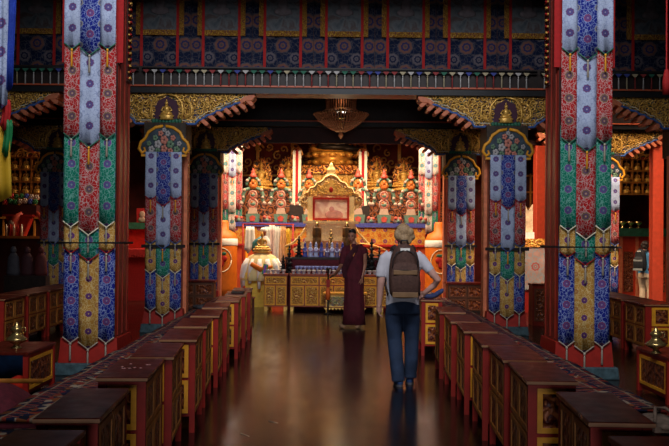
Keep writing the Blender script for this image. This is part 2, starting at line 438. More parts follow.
def make_bracket_pillar(label, loc, banner_z, seed):
    random.seed(seed)
    t = thing('pillar', label, 'pillar', loc)
    MB().bx(-.29, .29, -.29, .29, .15, 3.02).build('shaft', M_redwood, t, bevel=.02)
    for sx in (-1, 1):
        MB().bx(sx * .315 - .03, sx * .315 + .03, -.12, .12, .15, 3.02).build('side_post', M_orange, t)
    MB().box((0, 0, .075), (.76, .76, .15), taper=.95).build('base_stone', M_teal, t, bevel=.015)
    MB().box((0, -.02, .27), (.68, .66, .24), taper=.92).build('red_plinth', M_redlac, t)
    # cartouche capital
    cap = MB(); cap.bx(-.34, .34, -.36, .34, 3.0, 3.46)
    capo = cap.build('capital', C_bracketground, t)
    c = MB(); c.prism([(-.36, 0), (.36, 0), (.40, .08), (.36, .18), (.32, .26), (.22, .34), (.1, .38), (0, .40), (-.1, .38), (-.22, .34), (-.32, .26), (-.36, .18), (-.40, .08)], -.02, .02)
    c.build('cartouche', plain('dark_blue_green_ground', (0.03, 0.05, 0.07), .5, var=.5, scale=12), t, loc=(0, -.385, 2.93)).scale = (1.03, 1, 1.18)
    g = MB()
    for sx in (-1, 1):
        pts = [(sx * .02, -.03, .395), (sx * .14, -.03, .375), (sx * .25, -.03, .31), (sx * .30, -.03, .22), (sx * .37, -.03, .17), (sx * .40, -.03, .08), (sx * .35, -.03, .02), (sx * .30, -.03, .05), (sx * .32, -.03, .10)]
        g.tube(pts, [.02, .022, .024, .024, .024, .026, .024, .02, .014], 8)
    g.bx(-.36, .36, -.06, -.02, -.03, 0.0)
    g.build('gold_scroll_frame', M_yellow, t, loc=(0, -.385, 2.93)).scale = (1.03, 1, 1.18)
    # flower inside the cartouche
    fl = MB()
    for i, (fx, fz, r) in enumerate([(0, .2, .075), (-.10, .14, .07), (.10, .14, .07), (0, .08, .065), (-.20, .07, .06), (.20, .07, .06), (-.055, .29, .05), (.055, .29, .05), (-.14, .23, .05), (.14, .23, .05), (0, .34, .04), (-.1, .05, .05), (.1, .05, .05), (.24, .15, .045), (-.24, .15, .045)]):
        for k in range(5):
            a = 2 * PI * k / 5
            fl.ell((fx + r * .5 * math.cos(a), -.035, fz + r * .5 * math.sin(a)), (r * .4, .015, r * .4), i % 3, 8, 5)
    fl.build('painted_flower_relief', [plain('salmon_petals', (.60, .22, .16), .5), plain('pale_petals', (.45, .42, .42), .5), plain('dull_green_petals', (.16, .26, .16), .5)], t, loc=(0, -.385, 2.93)).scale = (1.03, 1, 1.18)
    # bracket arms: extruded outline
    xs_ = [i * .05 - 1.42 for i in range(57)]
    poly = [(x, bracket_low(x)) for x in xs_] + [(1.44, .56), (-1.44, .56)]
    br = MB(); br.prism(poly, -.17, .17)
    bo = br.build('bracket_arm', C_gold, t, loc=(0, 0, 3.46))
    ed = MB(); ed.tube([(x, -.185, bracket_low(x)) for x in xs_], .022, 6)
    ed.tube([(x, -.185, bracket_low(x) + .06) for x in xs_], .009, 5, 1)
    ed.build('painted_edge', [M_blueline, M_cream], t, loc=(0, 0, 3.46))
    sc = MB()
    ins = lambda x, z: bracket_low(x) + .075 < z < .51
    niche = lambda x, z: abs(x) < .21 and z < .5
    gold_scrolls(sc, ins, -1.38, 1.38, .05, .53, 130, .062, -.195, niche)
    for sx in (-1, 1):
        sc.tube([(sx * .24, -.2, .06), (sx * .27, -.2, .2), (sx * .25, -.2, .35), (sx * .16, -.2, .46), (0, -.2, .5)], .02, 6)
        sc.tube([(sx * .3, -.2, .08), (sx * .42, -.2, .18), (sx * .40, -.2, .34), (sx * .30, -.2, .40)], .02, 6)
    sc.build('gilded_scrollwork', M_gold, t, loc=(0, 0, 3.46))
    n = MB(); n.prism([(-.19, .07), (.19, .07), (.2, .25), (.15, .38), (0, .46), (-.15, .38), (-.2, .25)], -.19, -.16)
    n.build('niche', plain('purple_niche_paint', (.06, .012, .035), .6), t, loc=(0, 0, 3.46))
    fg = MB(); fg.lathe([(.02, .06), (.13, .07), (.10, .10), (.13, .13), (.1, .15)], 12, (0, -.22, 0), sy=.5)
    fg.ell((0, -.22, .17), (.10, .04, .03)); fg.ell((0, -.22, .24), (.05, .035, .07)); fg.ell((0, -.22, .335), (.03, .03, .037)); fg.ell((0, -.22, .385), (.012, .012, .02))
    for sx in (-1, 1): fg.tube([(sx * .05, -.22, .28), (sx * .085, -.22, .22), (sx * .03, -.25, .19)], .014, 6)
    fg.build('small_deity_figure', M_gold, t, loc=(0, 0, 3.46))
    lf = MB()
    for i in range(9): lf.ell(((i - 4) * .055, -.21, .045), (.032, .02, .04), 0, 8, 5)
    lf.build('lotus_petals', M_green, t, loc=(0, 0, 3.46))
    # slanting dentil blocks under the arms
    for sx in (-1, 1):
        for k in range(7):
            x = sx * (.58 + k * .125); z = bracket_low(x) - .005
            m = Matrix.Rotation(sx * -.85, 4, 'Y')
            d = MB()
            q = [Vector((.035 * math.cos(w_), 0, .105 + .035 * math.sin(w_))) for w_ in [PI * i / 6 for i in range(7)]] + [Vector((-.035, 0, -.0)), Vector((.035, 0, -.0))]
            q = [m @ Vector((v.x, 0, -v.z)) for v in q]
            d.prism([(v.x, v.z) for v in q], -.20, .17)
            d.build('dentil', M_orange, t, loc=(x, 0, 3.46 + z), bevel=.008)
        d = MB(); d.prism([(sx * 1.24, .34), (sx * 1.30, .385), (sx * 1.42, .40), (sx * 1.47, .46), (sx * 1.46, .52), (sx * 1.38, .50), (sx * 1.27, .455), (sx * 1.2, .40)], -.21, .18); d.build('arm_tip', M_orange, t, loc=(0, 0, 3.46), bevel=.012)
    return t

def banner_panels(t, specs, W, y):
    """specs: tiers (z_top, z_side_bottom, z_mid_bottom, side material, middle material, edge colour)"""
    n = len(specs)
    for i, (zt, zs, zm, ms, mm, me_) in enumerate(specs):
        yy = y - .022 * (i + 1)
        w3 = W / 3
        for (x0, x1, zb, m, dd, nm) in ((-W / 2, -W / 2 + w3 * .93, zs, ms, 0, 'side_panel'), (W / 2 - w3 * .93, W / 2, zs, ms, 0, 'side_panel'), (-w3 * .58, w3 * .58, zm, mm, -.006, 'middle_panel')):
            xc = (x0 + x1) / 2; hw = (x1 - x0) / 2; tip = hw * .72
            # gently waved cloth
            nseg = 6; b = MB(); vs = []; fs = []
            zs_ = [zt] + [zb + tip]
            for jj in range(nseg + 1):
                u = -1 + 2 * jj / nseg
                wy = .010 * math.cos(u * 4.2 + i + x0 * 9)
                zlow = zb + tip * abs(u)
                for kk in range(5):
                    q = kk / 4
                    zz = zt + (zlow - zt) * q
                    vs.append((u * hw, wy * (.3 + q), zz - zb))
            for jj in range(nseg):
                for kk in range(4):
                    a = jj * 5 + kk; fs.append((a, a + 1, a + 6, a + 5))
            b.add(vs, fs, 0, True)
            o = b.build(nm, m, t, loc=(xc, yy + dd, zb))
            q = o.modifiers.new('thick', 'SOLIDIFY'); q.thickness = .006; q.offset = 1
            # piping round the pointed hem
            e = MB(); e.tube([(-hw, -.012, tip + .0), (0, -.012, -.003), (hw, -.012, tip)], .0075, 6)
            e.build('piping', me_, o)
            ts = MB(); ts.ell((0, -.02, -.012), (.014, .014, .016)); ts.lathe([(.004, -.02), (.010, -.05), (.013, -.2), (.004, -.205)], 8, (0, -.02, 0))
            ts.build('tassel', M_tassel if m is not B_white else M_yellow, o)

def make_banner_front(label, loc):
    t = thing('pillar_banner', label, 'banner', loc)
    # z measured from the floor
    S_ = [(0.0, 0.37, 0.30, B_blue, B_gold, M_tassel), (1.75, 1.39, 1.30, B_gold, B_green, M_redcloth), (2.9, 1.69, 1.60, B_green, B_red, M_cream), (3.95, 2.69, 2.60, B_red, B_white, M_green), (5.2, 3.71, 3.64, B_white, B_blue, M_green)]
    S_[0] = (1.6, 0.37, 0.30, B_blue, B_gold, M_tassel)
    banner_panels(t, S_, .585, -.04)
    MB().bx(-.35, .35, -.03, -.005, 3.58, 5.3).build('red_backing', M_redcloth, t)
    MB().bx(-.29, .29, -.028, -.005, .42, 3.62).build('lining', M_darkred, t)
    return t
def make_banner_inner(label, loc, s=1.0):
    t = thing('pillar_banner', label, 'banner', loc)
    S_ = [(1.45, .36, .28, B_blue, B_gold, M_tassel), (1.55, .98, .90, B_gold, B_green, M_cream), (2.4, 1.46, 1.38, B_red, B_white, M_blueline), (2.97, 2.18, 2.08, B_white, B_blue, M_redcloth)]
    banner_panels(t, S_, .59, -.04)
    MB().bx(-.295, .295, -.028, -.004, .5, 2.97).build('lining', M_darkred, t)
    t2 = MB().bx(-.35, .35, -.125, -.002, 1.40, 1.45).build('dark_band', M_cord, t)
    return t

def cord(Y, x, label, z, half):
    m = MB(); h = half
    pts = [(x - h, Y - h, z), (x + h, Y - h, z), (x + h, Y + h, z), (x - h, Y + h, z), (x - h, Y - h, z)]
    return m
# front pillars (tops leave the picture)
for x, side in ((-2.72, 'left'), (2.94, 'right')):
    t = thing('pillar', f'tall square red pillar nearest the camera on the {side} of the aisle', 'pillar', (x, 11.28, 0))
    MB().bx(-.295, .295, -.34, .31, .14, ZC - .02).build('shaft', M_redwood, t, bevel=.02)
    MB().box((0, -.02, .07), (.80, .90, .14), taper=.96).build('base_stone', M_teal, t, bevel=.015)
    MB().box((0, -.02, .28), (.68, .80, .28), taper=.94).build('red_plinth', M_redlac, t)
    s = -1 if x > 0 else 1
    for k in range(3):
        MB().bx(s * .295 - .012, s * .295 + .012, -.26 + k * .24 - .02, -.26 + k * .24 + .02, .45, ZC - .05).build('moulding', M_redwood, t)
    fr = MB()
    for k in range(42):
        z = 3.48 + k * .075
        fr.tube([(s * .315, .12, z), (s * .322, .17, z + .02), (s * .315, .22, z)], .014, 5, k % 2)
        fr.ell((s * .315, .08 + .02 * (k % 2), z), (.012, .02, .016), (k + 1) % 2, 6, 4)
    fr.bx(s * .30 - .01, s * .30 + .01, .05, .25, 3.44, ZC - .3, 2)
    fr.build('gilded_fringe_strip', [M_gold, M_redcloth, M_darkred], t)
    make_banner_front(f'five-tier brocade banner on the {side} front pillar', (x, 10.93, 0))
    # dark cord tied round pillar and banner
    zc = P(88, 243, 10.75)[1]
    cm = MB(); a, b_, c_ = .33, -.53, .36
    cm.tube([(-a, c_, 0), (-a, b_, 0), (a, b_, .005), (a, c_, 0), (-a, c_, 0)], .014, 6)
    cm.tube([(a * s, c_, 0), (a * s + .01 * s, 2.5, .28 if x > 0 else .10), (a * s, 4.3, .5 if x > 0 else .12)], .006, 6) if False else None
    o = cm.build('rope', M_cord, loc=(x, 11.28, zc)); tag(o, f'dark rope tied around the {side} front pillar banner', 'rope')

# inner pillars and the dark third row
proto = make_bracket_pillar('carved pillar with gilded bracket on the left, behind the left front pillar', (-2.70, 16.0, 0), 0, 3)
pt = tree(proto)
dup(pt, 'carved pillar with gilded bracket on the right, between front pillar and walking visitor', (2.95, 16.0, 0))
dup(pt, 'dim carved pillar in the left side aisle, its bracket arm showing', (-5.95, 16.0, 0))
dup(pt, 'dim carved pillar in the right side aisle, its bracket arm showing', (6.1, 16.0, 0))
dup(pt, 'shadowed carved pillar flanking the altar on the left', (-2.72, 21.25, 0))
dup(pt, 'shadowed carved pillar flanking the altar on the right', (2.92, 21.25, 0))
dup(pt, 'shadowed pillar left of the altar in the left side aisle', (-6.0, 21.25, 0))
dup(pt, 'shadowed pillar right of the altar in the right side aisle', (6.1, 21.25, 0))
bi = make_banner_inner('blue, white and gold brocade banner on the left gilded-bracket pillar', (-2.70, 15.68, 0)); bt = tree(bi)
dup(bt, 'blue, white and gold brocade banner on the right gilded-bracket pillar', (2.95, 15.68, 0))
dup(bt, 'dark brocade banner hanging left of the altar', (-2.72, 20.93, 0))
dup(bt, 'dark brocade banner hanging right of the altar', (2.92, 20.93, 0))
dup(bt, 'dim blue banner in the left side aisle beside the front pillar', (-6.0, 20.93, 0))
dup(bt, 'dim banner in the right side aisle beside the front pillar', (6.1, 20.93, 0))
dup(bt, 'dim banner on the outer left bracket pillar', (-5.95, 15.68, 0))
dup(bt, 'dim banner on the outer right bracket pillar', (6.1, 15.68, 0))

# fourth row: sunlit red pillars
for x, lab in ((-2.80, 'sunlit red pillar at the left edge of the shrine'), (2.92, 'sunlit red pillar at the right edge of the shrine'), (-6.0, 'red pillar at the back of the left side aisle'), (6.02, 'sunlit red pillar glimpsed between the right carved and front pillars'), (None, 'bright orange-red pillar at the far right edge')):
    t = thing('pillar', lab, 'pillar', (x, 26.7, 0) if x else (7.36, 21.25, 0))
    hw_ = .21 if x else .125
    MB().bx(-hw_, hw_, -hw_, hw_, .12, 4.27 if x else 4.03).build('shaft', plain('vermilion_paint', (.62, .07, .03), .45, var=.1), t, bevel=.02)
    MB().bx(-.3, .3, -.3, .3, 0, .12).build('base_stone', M_teal, t)
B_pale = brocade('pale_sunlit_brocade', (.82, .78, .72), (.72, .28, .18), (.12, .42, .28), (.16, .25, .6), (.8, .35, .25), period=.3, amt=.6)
for x, side in ((-2.66, 'left'), (2.78, 'right')):
    t = thing('pillar_banner', f'bright sunlit white and red banner at the {side} of the shrine', 'banner', (x, 26.4, 0))
    banner_panels(t, [(2.6, 1.75, 1.7, B_green, B_pale, M_redcloth), (3.5, 2.3, 2.2, B_red, B_pale, M_green), (4.1, 3.3, 3.2, B_pale, B_white, M_redcloth)], .54, -.04)
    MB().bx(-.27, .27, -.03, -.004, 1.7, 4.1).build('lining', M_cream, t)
    # orange silk cylinder below with painted emblem
    t = thing('silk_cylinder', f'orange silk cylinder drape with heart-shaped emblem, {side} of the shrine', 'hanging', (x + (-.0 if side == 'left' else .06), 24.2, 0))
    MB().lathe([(.20, .0), (.34, .02), (.36, .3), (.355, 1.05), (.36, 1.55), (.30, 1.68), (.14, 1.76), (.13, 1.95), (.10, 2.0)], 28, fold=.0).build('drum', M_orangecloth, t)
    MB().lathe([(.362, 1.36), (.372, 1.38), (.368, 1.52), (.358, 1.54)], 28).build('white_scarf_band', M_white, t)
    e = MB()
    for k in range(17):
        a = PI * 2 * k / 16
    e.tube([(.24 * math.cos(2 * PI * k / 20), -.36 + .09 * abs(math.cos(2 * PI * k / 20)) ** 2, 1.0 + .30 * math.sin(2 * PI * k / 20)) for k in range(21)], .012, 6)
    e.build('emblem_ring', M_cream, t)
    h = MB(); h.ell((-.055, -.37, 1.03), (.085, .02, .08)); h.ell((.055, -.37, 1.03), (.085, .02, .08)); h.ell((0, -.37, .93), (.07, .02, .11))
    h.build('emblem_heart', M_redcloth, t)
    lf = MB(); lf.ell((-.05, -.365, 1.15), (.07, .015, .04)); lf.ell((.06, -.365, 1.16), (.06, .015, .045)); lf.build('emblem_leaf', M_green, t)

# ------------------------------------------------------------------ thangka row and pendant fringe over the second lintel
YT = 16.18
M_thang = None
def mat_painting(name, pal, sc=5):
    t = NT(name, .6)
    co = t.coord(); n = t.noise(co, sc, 6, dist=1.2)
    k = len(pal)
    t.color(t.ramp(n, [(.25 + .5 * i / (k - 1), p) for i, p in enumerate(pal)], False))
    return t.m
M_thang = mat_painting('faded_thangka_painting', [(.02, .03, .045), (.05, .065, .08), (.10, .11, .12), (.06, .035, .035), (.14, .13, .12)])
def make_thangka(label, x):
    t = thing('thangka', label, 'wall hanging', (x, YT - .30, 4.38))
    b = MB(); vs = []; fs = []; n = 16; W = 1.02
    for i in range(n + 1):
        u = -W / 2 + W * i / n; w = .014 * math.sin(i * 1.3)
        for z in (0, .8, 1.7): vs.append((u, w, z))
    for i in range(n):
        for k in range(2): a = i * 3 + k; fs.append((a, a + 3, a + 4, a + 1))
    b.add(vs, fs, 0, True); o = b.build('brocade_ground', B_hang, t)
    MB().bx(-.31, .31, -.035, -.025, .66, 1.7).build('painting', M_thang, t)
    fr = MB()
    fr.bx(-.40, -.31, -.04, -.02, .57, 1.7); fr.bx(.31, .40, -.04, -.02, .57, 1.7); fr.bx(-.31, .31, -.04, -.02, .57, .66)
    fr.build('gold_brocade_border', carved('thangka_gold_border', (.46, .24, .03), (.16, .04, .015), None, 26, .5, .1), t)
    for sx in (-1, 1):
        r = MB(); r.box((sx * .30, -.055, .84), (.045, .008, 1.66), 0)
        r.build('red_ribbon', M_redcloth, t)
    fg = MB(); fg.ell((0, -.04, .98), (.15, .01, .07)); fg.ell((0, -.04, 1.1), (.08, .01, .13)); fg.ell((0, -.04, 1.25), (.045, .01, .06))
    fg.build('painted_figure', plain('faded_figure_paint', (.15, .12, .13), .6, var=.3), t)
    return t
cxs = [-5.8, -4.77, -3.74] + [P(px, 30, YT)[0] for px in (163, 223, 283, 344, 405, 466, 527)] + [4.38, 5.4, 6.42]
cxs = [P(344, 30, YT)[0] + (i - 6) * 1.027 for i in range(13)]
names = ['outermost left thangka over the left side aisle', 'second thangka over the left side aisle, half lost in shadow', 'thangka just outside the left front pillar',
         'thangka hanging directly above the left gilded bracket', 'fifth thangka from the left in the overhead row', 'thangka left of the one above the chandelier', 'thangka hanging directly above the chandelier', 'thangka right of the one above the chandelier',
         'thangka left of the one above the right bracket', 'thangka hanging directly above the right gilded bracket', 'thangka just outside the right front pillar', 'second thangka over the right side aisle, half lost in shadow', 'outermost right thangka over the right side aisle']
names = [n + ', gold bordered' if len(n.split()) < 11 else n for n in names]
p0 = make_thangka(names[0], cxs[0]); p0['group'] = 'overhead thangkas'; tt = tree(p0)
for x, nme in list(zip(cxs, names))[1:]:
    dup(tt, nme, (x, YT - .30, 4.38), group='overhead thangkas')
# pendant valance
cols = [plain('pendant_%s' % n_, c_, .7) for n_, c_ in (('white', (.55, .52, .50)), ('green', (.03, .16, .10)), ('red', (.32, .04, .04)), ('blue', (.05, .07, .32)), ('cream', (.50, .42, .26)))]
for vx0, vx1, lab in ((-6.6, -3.15, 'dim tasselled pendant valance left of the left front pillar'), (-3.1, 3.45, 'tasselled pendant valance strung across the nave under the thangkas'), (3.5, 6.9, 'dim tasselled pendant valance right of the right front pillar')):
    t = thing('pendant_valance', lab, 'valance', ((vx0 + vx1) / 2, YT - .48, 4.36))
    hw = (vx1 - vx0) / 2
    MB().tube([(-hw, 0, 0), (hw, 0, 0)], .02, 8).build('rail', M_black, t)
    n = int((vx1 - vx0) / .137)
    for i in range(n):
        x = -hw + .07 + i * .137
        m = MB(); m.prism([(-.052, 0), (.052, 0), (.045, -.03), (0, -.075), (-.045, -.03)], -.012, .012, 0)
        m.lathe([(.008, -.075), (.014, -.085), (.008, -.10), (.012, -.12), (.013, -.27), (.004, -.275)], 6, mi=1)
        m.build('pendant', [cols[random.randrange(5)], cols[random.choice((0, 0, 4, 2))]], t, loc=(x, 0, 0))

# ------------------------------------------------------------------ chandelier
t = thing('chandelier', 'large crystal bead chandelier hanging above the altar end of the aisle', 'chandelier', (P(341, 115, 18.4)[0], 18.4, 3.63))
M_cry = NT('amber_crystal', .15, 0, .6, (.50, .20, .10)).m
M_cry.node_tree.nodes['Principled BSDF'].inputs['Transmission Weight'].default_value = .1
fr = MB()
for r, z in ((.30, .78), (.28, .44), (.53, .35), (.42, .22), (.22, .08), (.10, .02)):
    fr.tube([(r * math.cos(2 * PI * k / 32), r * math.sin(2 * PI * k / 32), z) for k in range(33)], .011, 6)
fr.tube([(0, 0, .0), (0, 0, 1.4)], .02, 8)
fr.build('frame', M_brass, t)
def strings(r0, z0, r1, z1, n, k, nm, sag=.0, br=.014):
    m = MB()
    for i in range(n):
        a = 2 * PI * i / n
        m.tube([((r0 + (r1 - r0) * j / k) * math.cos(a), (r0 + (r1 - r0) * j / k) * math.sin(a), z0 + (z1 - z0) * j / k - sag * math.sin(PI * j / k)) for j in range(k + 1)], .004, 4)
        for j in range(k + 1):
            q = j / k; r = r0 + (r1 - r0) * q; z = z0 + (z1 - z0) * q - sag * math.sin(PI * q)
            m.ell((r * math.cos(a), r * math.sin(a), z), (br, br, br * 1.3), 0, 5, 4)
    m.build(nm, M_cry, t)
strings(.30, .78, .28, .44, 36, 11, 'upper_bead_curtain')
strings(.28, .44, .53, .35, 44, 8, 'shoulder_bead_strings', .02)
strings(.53, .35, .42, .22, 52, 6, 'rim_bead_fringe')
strings(.42, .22, .22, .08, 44, 7, 'lower_bead_basket')
strings(.22, .08, .08, .02, 26, 5, 'bottom_bead_basket')
MB().lathe([(.01, -.12), (.04, -.08), (.05, -.04), (.02, 0), (.08, .02)], 14).build('finial', M_cry, t)
bl = MB()
for x in (-.06, 0.03, .07): bl.ell((x, -.28, .36), (.016, .016, .02))
mb_ = NT('bulb_glow', .3); mb_.b.inputs['Emission Color'].default_value = (1, .85, .7, 1); mb_.b.inputs['Emission Strength'].default_value = 3
bl.build('bulbs', mb_.m, t)

# ------------------------------------------------------------------ chanting tables
def panel(parent, cx, cz, w, h, face, at, name='panel', frame=.032, insert=C_panel, fm=M_yellow):
    """yellow frame and a carved inset; face: 'x+','x-','y-'"""
    m = MB(); d = .012
    f = [(-w / 2, -w / 2 + frame, -h / 2, h / 2), (w / 2 - frame, w / 2, -h / 2, h / 2), (-w / 2 + frame, w / 2 - frame, -h / 2, -h / 2 + frame), (-w / 2 + frame, w / 2 - frame, h / 2 - frame, h / 2)]
    ins = (-w / 2 + frame, w / 2 - frame, -h / 2 + frame, h / 2 - frame)
    if face[0] == 'y':
        for a, b, c, e in f: m.bx(a, b, -d, 0, c, e)
        loc = (cx, at, cz)
    else:
        s = 1 if face == 'x+' else -1
        for a, b, c, e in f: m.bx(0, s * d, a, b, c, e)
        loc = (at, cx, cz)
    o = m.build(name, fm, parent, loc=loc)
    k = MB()
    if face[0] == 'y': k.bx(ins[0], ins[1], -d * .4, 0, ins[2], ins[3])
    else: k.bx(0, s * d * .4, ins[0], ins[1], ins[2], ins[3])
    k.build('carved_inset', insert, o)
    return o
M_fr2 = plain('dull_gold_paint', (.44, .16, .025), .5, var=.25, scale=14)
def make_table(label, loc, s, L=.84, W=.28, H=.76):
    """s=+1 aisle lies on +X"""
    t = thing('chanting_table', label, 'table', loc)
    MB().bx(-W / 2 - .012, W / 2 + .012, -.012, L + .012, H - .026, H).build('table_top', [M_top], t, bevel=.006)
    MB().bx(-W / 2 + .012, W / 2 - .012, .012, L - .012, .13, H - .028).build('carcass', M_redlac, t)
    for x in (-1, 1):
        for y in (0, 1):
            xx = x * (W / 2 - .022); yy = .022 + y * (L - .044)
            MB().bx(xx - .022, xx + .022, yy - .022, yy + .022, 0, H - .028).build('leg', M_redlac, t)
    x = s * (W / 2 - .011)
    MB().bx(-W / 2 - .012, W / 2 + .012, -.016, -.0125, H - .022, H - .004).build('edge_highlight', plain('top_edge_highlight', (.36, .16, .07), .5), t)  # tan strip paints the highlight along the near edge of the top
    for c in range(2):
        for r in range(2):
            panel(t, .045 + (L - .09) * (.25 + .5 * c), .145 + .29 * r + .145, (L - .09) / 2 - .02, .27, 'x+' if s > 0 else 'x-', x, fm=M_fr2)
    for r in range(2):
        panel(t, 0, .145 + .29 * r + .145, W - .11, .265, 'y-', .012)
    return t
left = [(3.26, 0), (4.38, 0), (5.64, 0), (6.62, 0), (7.74, 0), (8.87, 0), (10.05, 0), (11.2, 0), (12.4, 0), (13.6, 0), (14.7, 0)]
right = [(3.22, 0), (4.38, 0), (5.63, 0), (6.60, 0), (7.52, 0), (8.62, 0), (9.60, 0), (10.8, 0), (12.9, 0), (14.1, 0)]
tp = None
FL = {4.38: 1.05, 5.64: 1.07, 6.62: 1.075, 7.74: 1.07, 8.87: 1.13, 10.05: 1.15, 11.2: 1.18}
FR = {4.38: 1.22, 5.63: 1.195, 6.60: 1.235, 7.52: 1.235, 8.62: 1.25, 9.60: 1.258, 10.8: 1.28, 12.9: 1.28}
def xl(Y): return -FL.get(Y, 1.06 + .0125 * (Y - 4.4)) - .14
def xr(Y): return FR.get(Y, 1.225 + .008 * (Y - 4.4)) + .14
for rows, s, fx, side in ((left, 1, xl, 'left'), (right, -1, xr, 'right')):
    first = None
    for i, (Y, _) in enumerate(rows):
        ex = {('left', 0): 'partly out of the frame', ('right', 0): 'only its top corner showing', ('left', 3): 'with crumbs on top', }.get((side, i), 'with yellow framed panels')
        lab = f'red chanting table {ex}, {ORD[i]} in the {side} row'
        if i == len(rows) - 1: lab = f'farthest red chanting table in the {side} row, toward the altar'
        if first is None:
            o = make_table(lab, (fx(Y), Y, 0), s); first = tree(o); o['group'] = f'chanting tables in the {side} row'
        else:
            dup(first, lab, (fx(Y), Y, 0), s * (.055 + random.uniform(-.015, .015)), f'chanting tables in the {side} row')
    # dim outer rows
    for i in range(4):
        Y = 12.9 + i * 1.05
        X = 4.55 if s < 0 else -4.6
        dup(first, f'dim red chanting table, {ORD[i]} in the outer {side} row behind the front pillar', (X, Y, 0), 0, f'chanting tables in the outer {side} row', (1.6, 1.1, .95))

# carpets on low mats
def carpet(name_lab, x, y0, y1, w, z):
    t = thing('carpet_runner', name_lab, 'carpet', (x, (y0 + y1) / 2, 0))
    L = y1 - y0; b = MB(); n = int(L / .25); vs = []; fs = []
    for j in range(n + 1):
        y = -L / 2 + L * j / n
        for i in range(9):
            u = -1 + 2 * i / 8
            vs.append((u * w / 2, y, z + .008 * math.sin(y * 3.1 + u) + .006 * math.sin(y * 7 + u * 3) - (.012 if abs(u) == 1 else 0)))
    for j in range(n):
        for i in range(8): a = j * 9 + i; fs.append((a, a + 1, a + 10, a + 9))
    b.add(vs, fs, 0, True)
    o = b.build('carpet_top', M_carpet, t); q = o.modifiers.new('thick', 'SOLIDIFY'); q.thickness = .025; q.offset = 0
    MB().bx(-w / 2 + .02, w / 2 - .02, -L / 2 + .01, L / 2 - .01, 0.001, z - .03).build('seat_mat', M_maroon, t)
    return t
carpet('long patterned carpet runner on mats along the left row of tables', -1.88, 6.45, 19.6, .80, .35)
carpet('patterned carpet piece at the bottom left corner of the photo', -1.92, 2.6, 6.36, .84, .30)
carpet('long patterned carpet runner on mats along the right row of tables', 2.08, 6.92, 19.6, .80, .35)
carpet('patterned carpet piece at the bottom right corner of the photo', 2.08, 2.6, 6.80, .84, .29)

# ------------------------------------------------------------------ low side tables with brass vases
def low_table(label, x, y, s):
    t = thing('low_table', label, 'table', (x, y, 0))
    MB().bx(-.36, .36, -.25, .7, .43, .46).build('table_top', M_top, t, bevel=.006)
    for xx in (-.33, .33):
        for yy in (-.21, .66): MB().bx(xx - .025, xx + .025, yy - .025, yy + .025, 0, .43).build('leg', M_redlac, t)
    MB().bx(s * .325 - .012, s * .325 + .012, -.2, .65, .06, .43).build('side_board', M_redlac, t)
    panel(t, .22, .24, .78, .30, 'x+' if s > 0 else 'x-', s * .338)
    MB().bx(-.3, .3, .25, .28, .04, .40).build('blue_cloth_lining', M_bluecloth, t)
    MB().bx(-.31, .31, -.19, .64, .03, .055).build('shelf', M_redlac, t)
    return t
low_table('low red table with open blue-lined front at the left edge', -3.24, 9.45, 1)
low_table('low red table with open blue-lined front at the right edge', 3.66, 9.45, -1)
def vase(label, x, y, z):
    t = thing('brass_vase', label, 'vase', (x, y, z))
    MB().lathe([(.05, 0), (.055, .01), (.03, .03), (.03, .045), (.09, .075), (.11, .09), (.09, .11), (.05, .14), (.04, .17), (.06, .19), (.05, .21), (.02, .235), (.018, .25), (.004, .27)], 24).build('body', M_brass, t)
    h = MB(); h.tube([(.05, 0, .15), (.09, 0, .17), (.085, 0, .21), (.045, 0, .21)], .006, 6); h.build('handle', M_brass, t)
    return t
vase('brass lidded vase standing on the left low table', P(18, 340, 9.5)[0], 9.5, .461)
vase('brass lidded vase standing on the right low table', P(656, 345, 9.5)[0], 9.5, .461)
o = tag(MB().lathe([(.02, 0), (.06, .005), (.10, .05), (.105, .09), (.08, .14), (.03, .165), (.01, .17)], 20).build('red_bowl', NT('glossy_red_lacquer', .08, 0, .6, (.55, .03, .015)).m, loc=(P(17, 375, 9.2)[0], 9.3, .056)), 'shiny red lacquer pot under the left low table', 'pot')
# maroon folded robe with gold braid at left, pale cushion at right
t = thing('folded_robe', 'folded maroon robe with gold braid lying at the left edge', 'robe', (-2.80, 7.9, 0))
b = MB(); vs = []; fs = []
for j in range(9):
    for i in range(9):
        u, v = -1 + i / 4, -1 + j / 4
        vs.append((u * .42, v * .45, max(.02, .36 * (1 - max(abs(u), abs(v)) ** 4) * (1 - .10 * u) + .02 * math.sin(5 * u + 3 * v))))
for j in range(8):
    for i in range(8): a = j * 9 + i; fs.append((a, a + 1, a + 10, a + 9))
b.add(vs, fs, 0, True); o = b.build('cloth', M_maroon, t, subsurf=1); q = o.modifiers.new('thick', 'SOLIDIFY'); q.thickness = .02; q.offset = -1
MB().tube([(-.35, -.30, .34), (0, .0, .385), (.36, .3, .34)], [(.008, .02)] * 3, 8).build('gold_braid', M_fr2, t)
t = thing('cushion', 'pale crumpled cushion on the carpet at the right edge', 'cushion', (P(662, 402, 6.4)[0], 6.45, .33))
b = MB(); b.ell((0, 0, .035), (.12, .24, .045), 0, 20, 12); b.box((0, 0, .02), (.2, .4, .04))
b.tube([(-.10, -.2, .07), (-.03, 0, .13), (.07, .2, .08)], .012, 6); b.tube([(.1, -.2, .07), (.04, 0, .13), (-.05, .2, .09)], .01, 6)
b.build('cover', plain('beige_cushion_cloth', (.22, .15, .11), .9, var=.4, scale=20), t)

